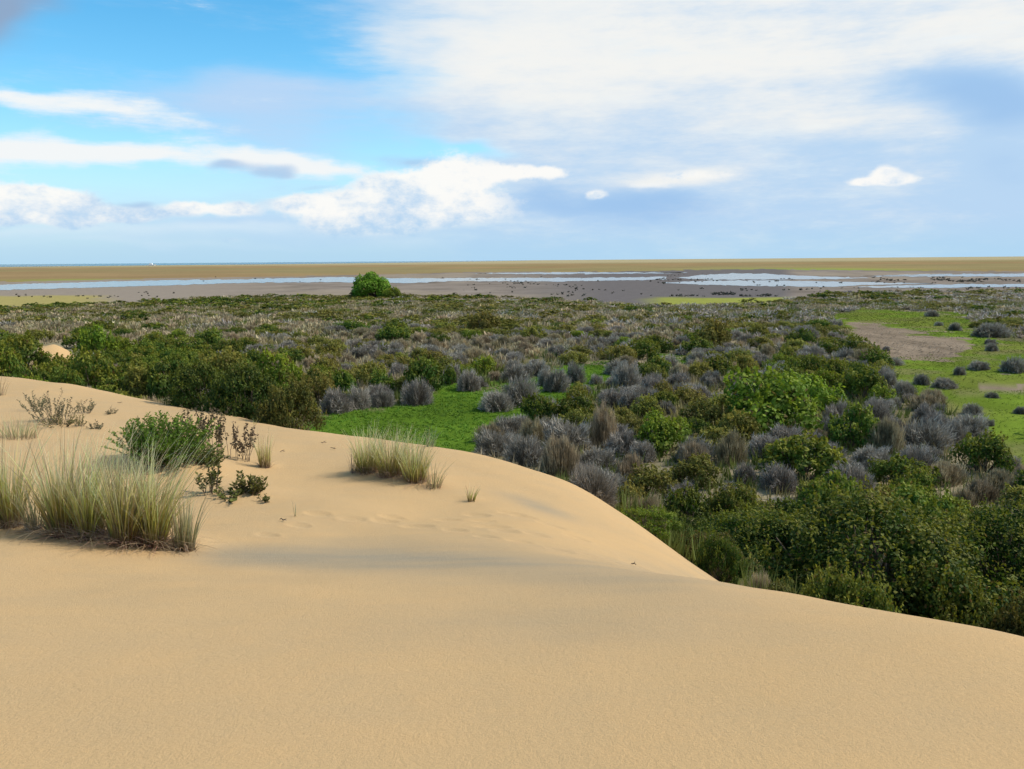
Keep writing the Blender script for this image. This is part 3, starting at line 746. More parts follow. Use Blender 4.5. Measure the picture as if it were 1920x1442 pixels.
for px, py, w, h, Y, kd, lab in [
    (1445, 805, 190, 108, 0, 'bright', 'large bright yellow-green shrub right of centre'),
    (1500, 768, 130, 70, 0, 'bright', 'yellow-green shrub behind the large bright one'),
    (1385, 822, 90, 54, 0, 'olive', 'olive shrub on the left flank of the large bright one'),
    (1238, 846, 118, 74, 0, 'bright', 'domed bright green shrub left of the large bright one'),
    (1310, 812, 60, 30, 0, 'dark', 'small dark shrub between the two bright green shrubs'),
    (1500, 900, 160, 92, 0, 'dark', 'dark shrub above the biggest bush at lower right'),
    (1842, 884, 120, 76, 0, 'dark', 'dark shrub below the lowest meadow near the right border'),
    (1385, 985, 150, 84, 18, 'dark', 'leafy green shrub behind the tip of the dune flank'),
    (1285, 965, 110, 56, 20, 'dark', 'green shrub over the lower dune flank'),
    (1180, 945, 90, 36, 22, 'olive', 'olive shrub over the middle of the dune flank'),
    (1450, 1075, 330, 130, 12.4, 'huge', 'dense green bush next to the dune tip, left of the biggest bush'),
    (1350, 1060, 110, 80, 13.2, 'dark', 'low dark shrub right at the tip of the dune flank'),
    (1640, 1050, 560, 142, 13.2, 'huge', 'biggest green bush at lower right, a broad dark dome beside the dune'),
    (1900, 1080, 440, 150, 12.0, 'huge', 'big green bush cut by the right border beside the dune'),
    (1590, 1110, 220, 110, 10.6, 'dark', 'low front shrub under the left side of the biggest bush'),
    (1790, 1140, 230, 90, 9.8, 'dark', 'low front shrub at the foot of the biggest bush, near its middle'),
    (1950, 1180, 230, 120, 9.2, 'olive', 'low shrub peeping over the dune edge at the right border')]:
    put(kd, px, py, w, h, lab, Y=Y or None)
# bare grey scrub in the middle
for px, py, w, h, kd, lab in [
    (925, 850, 110, 66, 'grey', 'grey bush at the right corner of the clearing just over the dune crest'),
    (985, 868, 120, 80, 'grey', 'big grey bush just over the dune crest, second from the clearing'),
    (1060, 840, 130, 80, 'grey', 'large pale grey bush behind the dune crest bushes'),
    (1050, 888, 110, 80, 'dry', 'brownish twiggy bush over the dune crest'),
    (1128, 835, 70, 90, 'dry', 'upright pale bush with a visible forked stem, centre right'),
    (1120, 880, 100, 60, 'grey', 'grey bush below the forked upright one'),
    (1660, 850, 90, 80, 'dry', 'tall pale dry bush above the biggest green bush'),
    (1730, 840, 100, 76, 'grey', 'silvery bush with a dark hollow on its left, right of centre'),
    (1640, 800, 90, 80, 'grey', 'grey bush left of the lowest meadow'),
    (1770, 905, 130, 50, 'dry', 'straw-coloured bush behind the biggest bush at right'),
    (1870, 920, 110, 50, 'dry', 'straw-coloured bush at the right border behind the big bush'),
    (1300, 885, 80, 66, 'dry', 'pale upright dry bush below the domed green shrub'),
    (1370, 870, 90, 76, 'dry', 'feathery dry bush below the large bright shrub')]:
    put(kd, px, py, w, h, lab)

# ------------------------------------------------------------------ filler scrub
def gauss(px, py, L, base):
    return base + sum(a * math.exp(-((px - x) / sx) ** 2 - ((py - y) / sy) ** 2) for x, y, sx, sy, a in L)
FIELD = {
    'grey': ([(1000, 640, 350, 40, 1.0), (1350, 630, 200, 60, 1.0), (1500, 600, 150, 50, 1.2), (1800, 585, 160, 45, 1.6), (1080, 830, 200, 110, 1.9), (1250, 780, 190, 100, 1.4), (1700, 780, 110, 90, 1.2), (1820, 880, 120, 60, .5), (1400, 880, 180, 70, 1.5), (720, 700, 120, 40, .5)], .12),
    'dark': ([(300, 700, 320, 50, 1.3), (150, 572, 450, 14, .9), (100, 660, 250, 40, 1.0), (1430, 1030, 140, 60, 2.2), (1680, 970, 220, 90, 1.8), (1420, 730, 200, 60, .35), (1600, 560, 150, 14, .5)], .06),
    'bright': ([(1450, 760, 130, 60, .6), (650, 575, 150, 20, .3)], .03),
    'olive': ([(800, 590, 300, 30, 1.0), (640, 690, 170, 45, 1.0), (1000, 600, 200, 30, .6), (1330, 640, 70, 40, .8), (1560, 558, 180, 14, 1.3), (1480, 700, 160, 50, 1.0), (300, 580, 400, 20, .7), (1300, 860, 200, 70, .1)], .40),
    'dry': ([(250, 618, 420, 34, 3.0), (700, 600, 300, 30, .8), (1150, 590, 200, 20, .6), (800, 660, 220, 40, .8), (1200, 900, 180, 70, 1.3), (1600, 820, 120, 60, .9), (1800, 900, 150, 50, 1.2), (640, 600, 200, 30, .5)], .22)}
SIZE = {'grey': (1.3, 2.5, .55), 'dark': (1.9, 3.6, .56), 'bright': (1.6, 2.8, .5), 'olive': (1.5, 3.0, .46), 'dry': (1.0, 2.3, .58)}
cells = {}
def free(x, y, r, kk=.62):
    c = 4.0; ix, iy = int(x // c), int(y // c)
    for a in range(ix - 1, ix + 2):
        for b in range(iy - 1, iy + 2):
            for (qx_, qy_, qr) in cells.get((a, b), ()):
                if (x - qx_) ** 2 + (y - qy_) ** 2 < (kk * (r + qr)) ** 2: return False
    return True
def occupy(x, y, r): cells.setdefault((int(x // 4.0), int(y // 4.0)), []).append((x, y, r))
for q in PLACED: occupy(*q)
kinds = list(FIELD)
N_CAND = 15000
ys = np.sqrt(rng.uniform(9.0 ** 2, 190.0 ** 2, N_CAND)); ta = rng.uniform(-.76, .76, N_CAND); ys[:500] = rng.uniform(7, 26, 500); ta[:500] = rng.uniform(.05, .76, 500); xs = ys * ta
cd = crest_dist(xs, ys); ppx, ppy, _ = project(np.c_[xs, ys, np.maximum(dune_z(xs, ys), plain_z(xs, ys))])
clr = clearing(ppx, ppy)
nk = {kd: vnoise(xs * .13 + 50 * i, ys * .13, 200 + i, 3) for i, kd in enumerate(kinds)}
fills = {kd: [] for kd in kinds}
order = np.argsort(ys)
for i in order:
    x, y, px, py = xs[i], ys[i], ppx[i], ppy[i]
    if cd[i] < (1.4 if x > 1.2 else 1.9) or clr[i]: continue
    if py < np.interp(px, EDGE_X, EDGE_Y) - 1 + rng.normal(0, 1.2): continue
    if 55 < px < 150 and 640 < py < 712: continue            # the little sand mound shows here
    w_ = np.array([max(0.0, gauss(px, py, *FIELD[kd])) * (max(nk[kd][i] - .22, .02)) ** 2.2 for kd in kinds])
    kd = kinds[rng.choice(len(kinds), p=w_ / w_.sum())]
    a, b, hr = SIZE[kd]; w = rng.uniform(a, b); h = w * hr * rng.uniform(.8, 1.25)
    far_f = 1 - .35 * ss(np.array([y]), 70, 150)[0]
    w *= .95 + .5 * ss(np.array([y]), 45, 130)[0]; h *= far_f * (1 - .25 * ss(np.array([y]), 45, 100)[0])
    if y < 26: w *= .55 + .35 * max(0, (y - 14) / 12) if y > 14 else .55; h *= .6 + .3 * max(0, (y - 14) / 12) if y > 14 else .6
    if not free(x, y, w / 2): continue
    occupy(x, y, w / 2); fills[kd].append((x, y, w, h))

def zone_words(px, py):
    side = 'left of the round tree' if px < 620 else ('right of the round tree' if px < 1200 else 'near the right water')
    if py < 600: return 'in the far scrub belt ' + side
    if py > 840:
        if px < 1050: return 'just over the dune crest right of the clearing'
        if px < 1350: return 'over the dune flank below the domed green shrub'
        return 'just above the biggest bush at lower right' if px < 1700 else 'above the biggest bush near the right border'
    if px < 300: return 'near the small sand mound' if py > 640 else 'in the tan scrub above the sand mound'
    if px < 620: return 'around the left thicket over the dune' if py > 650 else 'in the tan scrub above the left thicket'
    if px < 900: return 'behind the left end of the bright clearing' if py > 650 else 'left of the rounded yellow-green shrub'
    if px < 1250:
        if py < 650: return 'right of the rounded yellow-green shrub'
        return 'behind the right end of the bright clearing' if py < 740 else 'right of the bright clearing below the twin bushes'
    if px < 1600:
        if py < 660: return 'around the tall olive shrub left of the meadow'
        return 'above the large bright yellow-green shrub' if py < 740 else 'beside the large bright yellow-green shrub'
    return 'left of the lowest meadow' if py > 730 else ('bordering the upper meadow' if py < 640 else 'bordering the middle meadow')
LOOK = {'grey': 'grey twiggy bush', 'dark': 'dark green leafy shrub', 'bright': 'bright green leafy shrub', 'olive': 'low olive green shrub', 'dry': 'dry brownish bush of bare stems'}
MASS = {}
for kd, L in fills.items():
    L.sort(key=lambda q: -(q[2] / q[1]))
    n_ind = 0; A_ = np.array(L); ZS = np.maximum(dune_z(A_[:, 0], A_[:, 1]), plain_z(A_[:, 0], A_[:, 1]))
    for (x, y, w, h), zg in zip(L, ZS):
        px, py, _ = project(np.array([x, y, 0.0]))
        seen = -60 < px < 1980
        if seen and n_ind < 215 and y < 95:
            zw = zone_words(float(px), float(py)); a_, b_, _h = SIZE[kd]
            sz = 'small ' if w < a_ + (b_ - a_) * .33 else ('broad ' if w > a_ + (b_ - a_) * .67 else '')
            lb = sz + LOOK[kd] + ' ' + zw
            shrub(kd, x, y, w, h, lb, lb, z=zg); n_ind += 1
        else:
            vs_ = VAR[(kd, 'low')]; _, _, V, F, c = vs_[rng.integers(len(vs_))]
            a = rng.uniform(0, 6.28); ca, sa = math.cos(a), math.sin(a)
            step = 1 if y < 85 else (2 if y < 130 else 3)
            nfv = {'grey': 6, 'dry': 6}.get(kd, 4)
            Vv = V.reshape(-1, nfv, 3)[::step]; cc = c.reshape(-1, nfv, 3)[::step]
            sc_ = (1.0, 1.35, 1.6)[step - 1]
            ctr = Vv.mean(1, keepdims=True); Vv = ctr + (Vv - ctr) * sc_
            Vv = Vv.reshape(-1, 3); n = len(Vv)
            P = np.c_[(Vv[:, 0] * ca - Vv[:, 1] * sa) * w / 2, (Vv[:, 0] * sa + Vv[:, 1] * ca) * w / 2, Vv[:, 2] * h] + np.array([x, y, zg - .03])
            tint = (rng.uniform(.95, 1.6) if kd in ('grey', 'dry') else rng.uniform(.75, 1.25)) * np.array([rng.uniform(.92, 1.08), 1, rng.uniform(.9, 1.1)])
            MASS.setdefault(kd, []).append((P, cc.reshape(-1, 3) * tint, nfv))
MLAB = {'grey': ('grey_scrub', 'far grey scrub blending together below the mudflat'), 'dark': ('green_scrub', 'far dark green scrub blending together below the flats'),
        'bright': ('bright_green_scrub', 'specks of bright green scrub far across the plain'), 'olive': ('olive_scrub', 'far olive low scrub covering the plain'), 'dry': ('dry_scrub', 'far tan dry scrub covering the plain')}
for kd, L in MASS.items():
    V = np.concatenate([q[0] for q in L]); c = np.concatenate([q[1] for q in L]); nfv = L[0][2]
    n = len(V) // nfv; i = np.arange(n)[:, None] * nfv
    F = i + np.array([[0, 1, 2, 3]])
    if nfv == 6: F = np.concatenate([F, i + np.array([[3, 2, 4, 5]])])
    o = link(MLAB[kd][0], make_mesh(MLAB[kd][0], V, F, M_mass, c)); tag(o, MLAB[kd][1], 'scrub', None, 'stuff')

# ------------------------------------------------------------------ low cover: dry tufts, meadow grass, marsh tussocks
def tufts(P, hgt, wid, nb, cols, r, lean=.35):
    n = len(P); a = r.uniform(0, 2 * np.pi, (n, nb)); out = r.uniform(.1, 1, (n, nb)) * lean
    h = hgt[:, None] * r.uniform(.5, 1.15, (n, nb))
    dirv = np.stack([np.cos(a), np.sin(a), np.zeros_like(a)], -1)
    side = np.stack([-np.sin(a + .7), np.cos(a + .7), np.zeros_like(a)], -1) * (wid[:, None, None] * r.uniform(.6, 1.3, (n, nb, 1)))
    B = P[:, None] + dirv * (hgt[:, None, None] * .35) * r.uniform(0, 1, (n, nb, 1))
    T = B + dirv * (h * out)[..., None] + np.array([0, 0, 1]) * h[..., None]
    V = np.stack([B - side, B + side, T], 2).reshape(-1, 3)
    c = cols[:, None] * r.uniform(.7, 1.3, (n, nb, 1)); c = np.repeat(c[:, :, None], 3, 2).reshape(-1, 3)
    return V, np.arange(len(V)).reshape(-1, 3), c
n = 26000
y_ = np.sqrt(rng.uniform(9 ** 2, 150 ** 2, n)); x_ = y_ * rng.uniform(-.76, .76, n)
y2 = rng.uniform(14, 60, 9000); x2 = y2 * rng.uniform(-.76, .76, 9000); y3 = rng.uniform(4, 22, 3500); x3 = y3 * rng.uniform(.08, .76, 3500); y_ = np.r_[y_, y2, y3]; x_ = np.r_[x_, x2, x3]
px_, py_, _ = project(np.c_[x_, y_, np.zeros_like(x_)])
ok = (crest_dist(x_, y_) > np.where(x_ > 1.2, 1.5, 3.0)) & ~clearing(px_, py_) & (py_ > np.interp(px_, EDGE_X, EDGE_Y))
ok &= ~((px_ > 55) & (px_ < 150) & (py_ > 645) & (py_ < 712))
x_, y_ = x_[ok], y_[ok]
z_ = np.maximum(dune_z(x_, y_), plain_z(x_, y_)) - .02
nn = vnoise(x_ * .12, y_ * .12, 301, 4)[:, None]; n5 = vnoise(x_ * .2, y_ * .2, 305, 3)[:, None]
cc = np.array([[.21, .19, .065]]) * (1 - ss(nn, .4, .6)) + np.array([[.38, .31, .20]]) * ss(nn, .4, .6)
cc = cc * (1 - ss(n5, .5, .65)) + np.array([[.12, .15, .035]]) * ss(n5, .5, .65)
V, F, c = tufts(np.c_[x_, y_, z_], rng.uniform(.25, .7, len(x_)), np.clip(.0012 * y_, .018, .11), 5, cc, rng, .6)
tag(link('dry_grass', make_mesh('dry_grass', V, F, M_mass, c)), 'dry tan and olive grass growing between the shrubs', 'grass', None, 'stuff')
# green grass of the clearings
def fill_poly(polys, n, ymin, ymax):
    y = np.sqrt(rng.uniform(ymin ** 2, ymax ** 2, n)); x = y * rng.uniform(-.45, .76, n)
    px, py, _ = project(np.c_[x, y, np.zeros(n)])
    ok = np.zeros(n, bool)
    for p in polys: ok |= inside(px, py, p)
    ok &= ~inside(px, py, BARE) & ~inside(px, py, BARE2) & (crest_dist(x, y) > 6)
    return x[ok], y[ok]
x_, y_ = fill_poly([CLEAR, CLEAR2], 90000, 24, 75)
z_ = plain_z(x_, y_) - .01; g = vnoise(x_ * .35, y_ * .35, 61, 4)[:, None]; g3 = vnoise(x_ * .16, y_ * .3, 67, 4)[:, None]
cc = np.array([[.100, .205, .018]]) * (.55 + .9 * g); cc = cc * (1 - ss(g3, .5, .7) * .5) + np.array([[.09, .15, .012]]) * ss(g3, .5, .7) * .5
V, F, c = tufts(np.c_[x_, y_, z_], rng.uniform(.04, .13, len(x_)), np.full(len(x_), .028), 5, cc, rng, 2.2)
tag(link('clearing_grass', make_mesh('clearing_grass', V, F, M_mass, c)), 'vivid green short grass of the clearing behind the dune', 'grass', None, 'stuff')
x_, y_ = fill_poly([MEADOW], 170000, 24, 150)
z_ = plain_z(x_, y_) - .01; g = vnoise(x_ * .3, y_ * .3, 61, 4)[:, None]; g3 = vnoise(x_ * .12, y_ * .2, 63, 4)[:, None]
cc = np.array([[.150, .215, .024]]) * (.45 + 1.1 * g); cc = cc * (1 - ss(g3, .4, .65) * .7) + np.array([[.14, .145, .03]]) * ss(g3, .4, .65) * .7
V, F, c = tufts(np.c_[x_, y_, z_], rng.uniform(.03, .09, len(x_)), np.clip(.0006 * y_, .02, .06), 4, cc, rng, 2.4)
tag(link('meadow_grass', make_mesh('meadow_grass', V, F, M_mass, c)), 'yellow green grass of the open meadow at right', 'grass', None, 'stuff')
# rough clods on the bare earth
x_, y_ = [], []
bp = np.array([plain_at(rng.uniform(1580, 1825), rng.uniform(600, 670)) for _ in range(2600)]); bpx_, bpy_, _ = project(bp)
bk = inside(bpx_, bpy_, BARE); bp = bp[bk]
cc = np.array([[.30, .24, .175]]) * rng.uniform(.55, 1.25, (len(bp), 1))
V, F, c = tufts(bp + np.array([0, 0, .0]), rng.uniform(.01, .04, len(bp)), rng.uniform(.04, .12, len(bp)), 4, cc, rng, 6)
tag(link('dead_litter', make_mesh('dead_litter', V, F, M_mass, c)), 'pale dead plant litter strewn on the bare earth patch', 'litter', None, 'stuff')
# marsh tussocks: dark low clumps along the water
tp = []
for x0, x1, y0, y1, n in [(1240, 1600, 513, 531, 260), (1450, 1920, 519, 531, 300), (1200, 1480, 535, 556, 500), (850, 1260, 526, 556, 420), (20, 330, 548, 560, 70), (380, 1250, 518, 533, 70), (1600, 1920, 520, 529, 300), (1500, 1920, 538, 548, 160), (1240, 1470, 546, 556, 500), (1180, 1290, 520, 531, 160)]:
    for _ in range(n):
        px, py = rng.uniform(x0, x1), rng.uniform(y0, y1)
        p = plain_at(px, py)
        if vnoise(np.array([px * .025]), np.array([py * .25]), 401, 3)[0] < .61: continue
        tp.append((p[0], p[1], p[2]))
tp = np.array(tp); dd = tp[:, 1]
cc = np.array([[.075, .072, .058]]) * rng.uniform(.6, 1.7, (len(tp), 1))
V, F, c = tufts(tp, rng.uniform(.15, .55, len(tp)), np.clip(.0013 * dd, .15, .6) * rng.uniform(.5, 1.2, len(tp)), 6, cc, rng, 1.3)
tag(link('marsh_tussocks', make_mesh('marsh_tussocks', V, F, M_mass, c)), 'dark low tussocks dotted over the mudflat and shallow water', 'tussocks', None, 'stuff')

# small bare sand mound in the scrub, left
p = plain_at(100, 700); mp_ = plain_at(97, 690)
gx, gy = np.meshgrid(np.linspace(-1, 1, 41), np.linspace(-1, 1, 41)); rr = np.hypot(gx, gy)
mz = 2.1 * np.clip(1 - rr ** 1.6, -.2, 1) * (.85 + .3 * vnoise(gx * 2 + 4, gy * 2, 77, 3)) - .15
i, j = np.meshgrid(np.arange(40), np.arange(40), indexing='ij'); F = np.stack([i * 41 + j, i * 41 + j + 1, (i + 1) * 41 + j + 1, (i + 1) * 41 + j], -1).reshape(-1, 4)
me = make_mesh('sand_mound', np.c_[gx.ravel() * 2.1, gy.ravel() * 3.0, mz.ravel()], F, M_sand, smooth=True)
o = link('sand_mound', me); o.location = (mp_[0], mp_[1], 0); tag(o, 'small bare sand mound among the green shrubs at left', None, None, 'structure')

# ------------------------------------------------------------------ marram grass on the dune
def blades(seed, nb, rx, ry, h, lean, spread, wid, cols, ground=None, segs=5, curl=.5):
    """cols: colour at foot, middle, tip. lean: wind lean (dx, dy)"""
    r = np.random.default_rng(seed)
    a = r.uniform(0, 2 * np.pi, nb); q = np.sqrt(r.random(nb))
    bx, by = np.cos(a) * q * rx, np.sin(a) * q * ry
    hh = h * np.clip(r.normal(.84, .24, nb), .3, 1.3)
    tx = bx / max(rx, 1e-6) * spread + r.normal(0, spread * .45, nb) + lean[0]; ty = by / max(ry, 1e-6) * spread + r.normal(0, spread * .45, nb) + lean[1]
    f = np.linspace(0, 1, segs + 1)
    bend = f[None] * .55 + f[None] ** 2.4 * .45 * (1 + curl * r.uniform(0, 1.6, nb))[:, None]
    Px = bx[:, None] + tx[:, None] * hh[:, None] * bend; Py = by[:, None] + ty[:, None] * hh[:, None] * bend
    droop = 1 - .22 * (tx ** 2 + ty ** 2)[:, None] * f[None] ** 2
    Pz = hh[:, None] * f[None] * droop
    if ground is not None:
        Pz = Pz + ground(bx, by)[:, None] - .02
    sa = r.uniform(0, np.pi, nb); w = wid * r.uniform(.6, 1.3, nb)[:, None] * (1 - f[None] ** 1.5 * .88)
    sx, sy = np.cos(sa)[:, None] * w, np.sin(sa)[:, None] * w
    L = np.stack([Px - sx, Py - sy, Pz], -1); R_ = np.stack([Px + sx, Py + sy, Pz], -1)
    V = np.stack([L, R_], 2).reshape(nb, -1, 3); k2 = 2 * (segs + 1)
    i = (np.arange(nb) * k2)[:, None, None] + (np.arange(segs) * 2)[None, :, None]
    F = (i + np.array([0, 1, 3, 2])[None, None]).reshape(-1, 4)
    c0, c1, c2 = (np.array(c) for c in cols)
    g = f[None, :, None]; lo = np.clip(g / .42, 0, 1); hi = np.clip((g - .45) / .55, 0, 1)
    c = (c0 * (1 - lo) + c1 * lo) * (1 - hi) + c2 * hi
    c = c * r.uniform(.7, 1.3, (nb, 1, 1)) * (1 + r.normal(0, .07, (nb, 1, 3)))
    dry = r.random(nb) < .16; c[dry] = np.array([.36, .28, .15]) * r.uniform(.6, 1.2, (dry.sum(), 1, 1))
    c = np.repeat(c[:, :, None], 2, 2).reshape(-1, 3)
    return V.reshape(-1, 3), F, np.clip(c, 0, 1)
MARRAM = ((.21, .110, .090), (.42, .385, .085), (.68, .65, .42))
PALE = ((.26, .18, .12), (.36, .345, .15), (.52, .49, .32))
def tussock(px, py, wpx, hpx, nb, label, seed, cols=MARRAM, lean=(.10, .0), spread=.30, group=None, thatch=True, stalks=8, dpt=.8):
    p = hit(px, py); depth = (p - CAM) @ fwd; w, h = wpx * depth / F_PX, hpx * depth / F_PX
    e = bpy.data.objects.new('marram_tussock', None); COL.objects.link(e); e.location = p; tag(e, label, 'grass', group)
    gr = lambda bx, by: np.maximum(dune_z(p[0] + bx, p[1] + by), -9) - p[2]
    rx, ry = w / 2 * .8, w / 2 * dpt * .8; nb = int(nb * .68); h *= .94
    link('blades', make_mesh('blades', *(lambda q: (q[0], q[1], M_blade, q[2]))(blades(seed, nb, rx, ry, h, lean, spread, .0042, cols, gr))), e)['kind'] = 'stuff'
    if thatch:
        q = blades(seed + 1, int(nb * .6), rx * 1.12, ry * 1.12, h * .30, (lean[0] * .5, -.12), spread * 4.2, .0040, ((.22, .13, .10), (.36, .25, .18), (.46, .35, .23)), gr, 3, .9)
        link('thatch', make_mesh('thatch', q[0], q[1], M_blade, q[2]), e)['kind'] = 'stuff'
    if stalks:
        r = np.random.default_rng(seed + 2); paths, rad = [], []
        for _ in range(stalks):
            a = r.uniform(-3.3, .3); b = np.array([math.cos(a) * rx * .7, math.sin(a) * ry * .9]); ln = r.uniform(.25, .6) * max(h, .3)
            f = np.linspace(0, 1, 6); X_ = b[0] + math.cos(a) * ln * f; Y_ = b[1] + math.sin(a) * ln * f
            Zs = gr(X_, Y_) + .11 * np.sin(np.pi * np.clip(f * .9 + .1, 0, 1)) * r.uniform(.3, 1) + .006
            paths.append(np.c_[X_, Y_, Zs]); rad.append(np.linspace(.0028, .0014, 6))
        V, F = tubes(paths, rad, 4)
        cc = np.tile(np.array([.44, .33, .22]), (len(V), 1)); link('fallen_stalks', make_mesh('fallen_stalks', V, F, M_blade, cc), e)['kind'] = 'stuff'
    return e
GL = 'marram tussocks of the big clump at left'
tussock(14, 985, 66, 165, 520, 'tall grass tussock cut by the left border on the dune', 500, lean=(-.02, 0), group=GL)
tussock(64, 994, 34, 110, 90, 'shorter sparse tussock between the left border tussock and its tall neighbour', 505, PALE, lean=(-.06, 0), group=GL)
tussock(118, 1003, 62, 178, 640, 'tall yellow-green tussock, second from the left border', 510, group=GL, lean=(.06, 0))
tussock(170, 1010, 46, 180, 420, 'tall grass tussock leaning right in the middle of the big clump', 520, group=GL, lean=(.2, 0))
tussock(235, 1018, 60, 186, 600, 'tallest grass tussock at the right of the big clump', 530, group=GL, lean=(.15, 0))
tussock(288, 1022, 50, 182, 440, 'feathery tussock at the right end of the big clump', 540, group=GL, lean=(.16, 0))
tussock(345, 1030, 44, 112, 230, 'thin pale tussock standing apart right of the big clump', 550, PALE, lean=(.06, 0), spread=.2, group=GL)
tussock(35, 822, 80, 46, 200, 'low pale tuft of grass above the big clump at left', 560, PALE, spread=.5, thatch=False, stalks=0)
tussock(2, 742, 22, 42, 40, 'small reddish tuft cut by the left border near the dune crest', 565, ((.2, .12, .08), (.3, .2, .12), (.3, .22, .14)), thatch=False, stalks=0)
GM = 'marram tussocks of the clump in the middle of the dune'
tussock(690, 884, 50, 82, 420, 'left tussock of the grass clump mid-dune', 570, lean=(.02, 0), group=GM, stalks=1)
tussock(735, 890, 56, 84, 520, 'central tussock of the grass clump mid-dune', 580, lean=(.05, 0), group=GM, stalks=1)
tussock(778, 900, 52, 80, 460, 'right tussock of the grass clump mid-dune', 590, lean=(.06, 0), group=GM, stalks=1)
tussock(812, 914, 34, 52, 90, 'sparse pale tuft at the right foot of the mid-dune clump', 600, PALE, group=GM, stalks=0)
tussock(662, 887, 14, 46, 26, 'few dark blades standing left of the mid-dune clump', 610, ((.07, .055, .05), (.11, .10, .07), (.2, .2, .14)), group=GM, thatch=False, stalks=0)
tussock(884, 940, 16, 38, 46, 'lone small tuft right of the mid-dune clump', 620, lean=(.1, 0), thatch=False, stalks=0)
tussock(497, 876, 24, 66, 150, 'narrow green tuft at the right of the dry flower stalks', 630, lean=(.0, 0), spread=.16, stalks=0)
tussock(806, 838, 22, 40, 60, 'pale tuft peeping over the dune crest', 640, ((.2, .18, .1), (.2, .24, .12), (.32, .38, .26)), thatch=False, stalks=0, spread=.35)
tussock(478, 796, 8, 14, 10, 'tiny sprig of grass near the dune crest', 645, thatch=False, stalks=0)
tussock(556, 968, 12, 34, 7, 'few single blades on the bare sand right of the straggly plants', 650, PALE, thatch=False, stalks=0)

# ------------------------------------------------------------------ leafy dune plants
def sprigs(seed, ns, rx, h, leaf, per, base, tip, ground, upright=.6, asp=.42, thick=.004, bare=.25, woody=0):
    r = np.random.default_rng(seed); paths, rad, LP, LN = [], [], [], []; lt = []
    for s in range(ns):
        a = r.uniform(0, 2 * np.pi); q = math.sqrt(r.random()); b = np.array([math.cos(a) * q * rx * .45, math.sin(a) * q * rx * .45])
        end = b + np.array([math.cos(a), math.sin(a)]) * rx * q * r.uniform(.3, .75) + r.normal(0, rx * .12, 2)
        hh = h * r.uniform(.45, 1.05) * (1 - .35 * q)
        f = np.linspace(0, 1, 7); k_ = f ** (1 + upright)
        P = np.c_[b[0] + (end[0] - b[0]) * f, b[1] + (end[1] - b[1]) * f, hh * (f * .6 + .4 * f ** .7)]
        P[:, :2] += np.cumsum(r.normal(0, rx * .03, (7, 2)), 0)
        z0 = ground(P[:1, 0], P[:1, 1])[0]; P[:, 2] += z0 - .02
        paths.append(P); rad.append(np.linspace(thick, thick * .4, 7))
        for u in np.linspace(bare, 1.0, per):
            p_ = np.array([np.interp(u, f, P[:, i]) for i in range(3)]); an = r.uniform(0, 6.28)
            d = np.array([math.cos(an), math.sin(an), r.uniform(.2, 1.1)]); d /= np.linalg.norm(d)
            LP.append(p_ + d * leaf * .9); LN.append(d); lt.append(u)
    LP, D = np.array(LP), np.array(LN); n = len(LP); lt = np.array(lt)
    sde = unit(np.cross(D, r.normal(size=(n, 3)))); s = leaf * r.uniform(.6, 1.3, (n, 1))
    V = np.stack([LP - D * s, LP + sde * s * asp, LP + D * s, LP - sde * s * asp], 1).reshape(-1, 3); F = np.arange(4 * n).reshape(n, 4)
    c = (np.array(base)[None] * (1 - lt[:, None]) + np.array(tip)[None] * lt[:, None]) * r.uniform(.65, 1.35, (n, 1))
    TV, TF = tubes(paths, rad, 4)
    return V, F, np.repeat(c, 4, 0), TV, TF
def dune_plant(name, px, py, wpx, hpx, ns, per, leaf, base, tip, label, seed, cat='plant', flowers=0, group=None, **kw):
    p = hit(px, py); depth = (p - CAM) @ fwd; w, h = wpx * depth / F_PX, hpx * depth / F_PX
    e = bpy.data.objects.new(name, None); COL.objects.link(e); e.location = p; tag(e, label, cat, group)
    gr = lambda bx, by: dune_z(p[0] + bx, p[1] + by) - p[2]
    V, F, c, TV, TF = sprigs(seed, ns, w / 2, h, leaf, per, base, tip, gr, **kw)
    link('leaves', make_mesh('leaves', V, F, M_leaf, c), e)['kind'] = 'stuff'; link('stems', make_mesh('stems', TV, TF, M_bark), e)
    return e
GREENG = ((.075, .085, .040), (.17, .165, .085))
dune_plant('grey_green_plant', 100, 792, 110, 74, 34, 26, .019, *GREENG, 'tall sparse grey-green plant near the dune crest at left', 700, bare=.35)
dune_plant('grey_green_plant', 68, 770, 60, 40, 16, 22, .018, *GREENG, 'smaller grey-green plant on the left side of the tall sparse one', 702, bare=.3)
dune_plant('grey_green_plant', 112, 798, 80, 30, 24, 20, .018, (.10, .095, .03), (.19, .17, .06), 'low yellowish plant at the foot of the tall sparse one', 704, bare=.1)
dune_plant('grey_green_plant', 158, 775, 40, 36, 14, 22, .018, *GREENG, 'slim plant right of the tall sparse one', 710)
dune_plant('grey_green_plant', 150, 800, 26, 30, 10, 18, .016, (.10, .095, .03), (.19, .17, .06), 'small yellowish plant below the slim one', 714)
dune_plant('grey_green_plant', 182, 804, 38, 20, 14, 16, .016, *GREENG, 'small rounded plant on bare sand below the slim one', 720, bare=.1)
dune_plant('grey_green_plant', 210, 776, 28, 16, 12, 14, .016, *GREENG, 'tiny plant nearest the crest, right of the slim one', 730, bare=.1)
dune_plant('green_dune_shrub', 312, 866, 170, 100, 230, 50, .023, (.038, .080, .007), (.105, .180, .015), 'dense dark green shrub on the dune behind the tall grass', 740, 'shrub', bare=.12)
dune_plant('green_dune_shrub', 262, 850, 70, 84, 40, 34, .020, (.045, .07, .018), (.12, .14, .04), 'looser greyish shrub on the left side of the dense green one', 742, 'shrub', bare=.2)
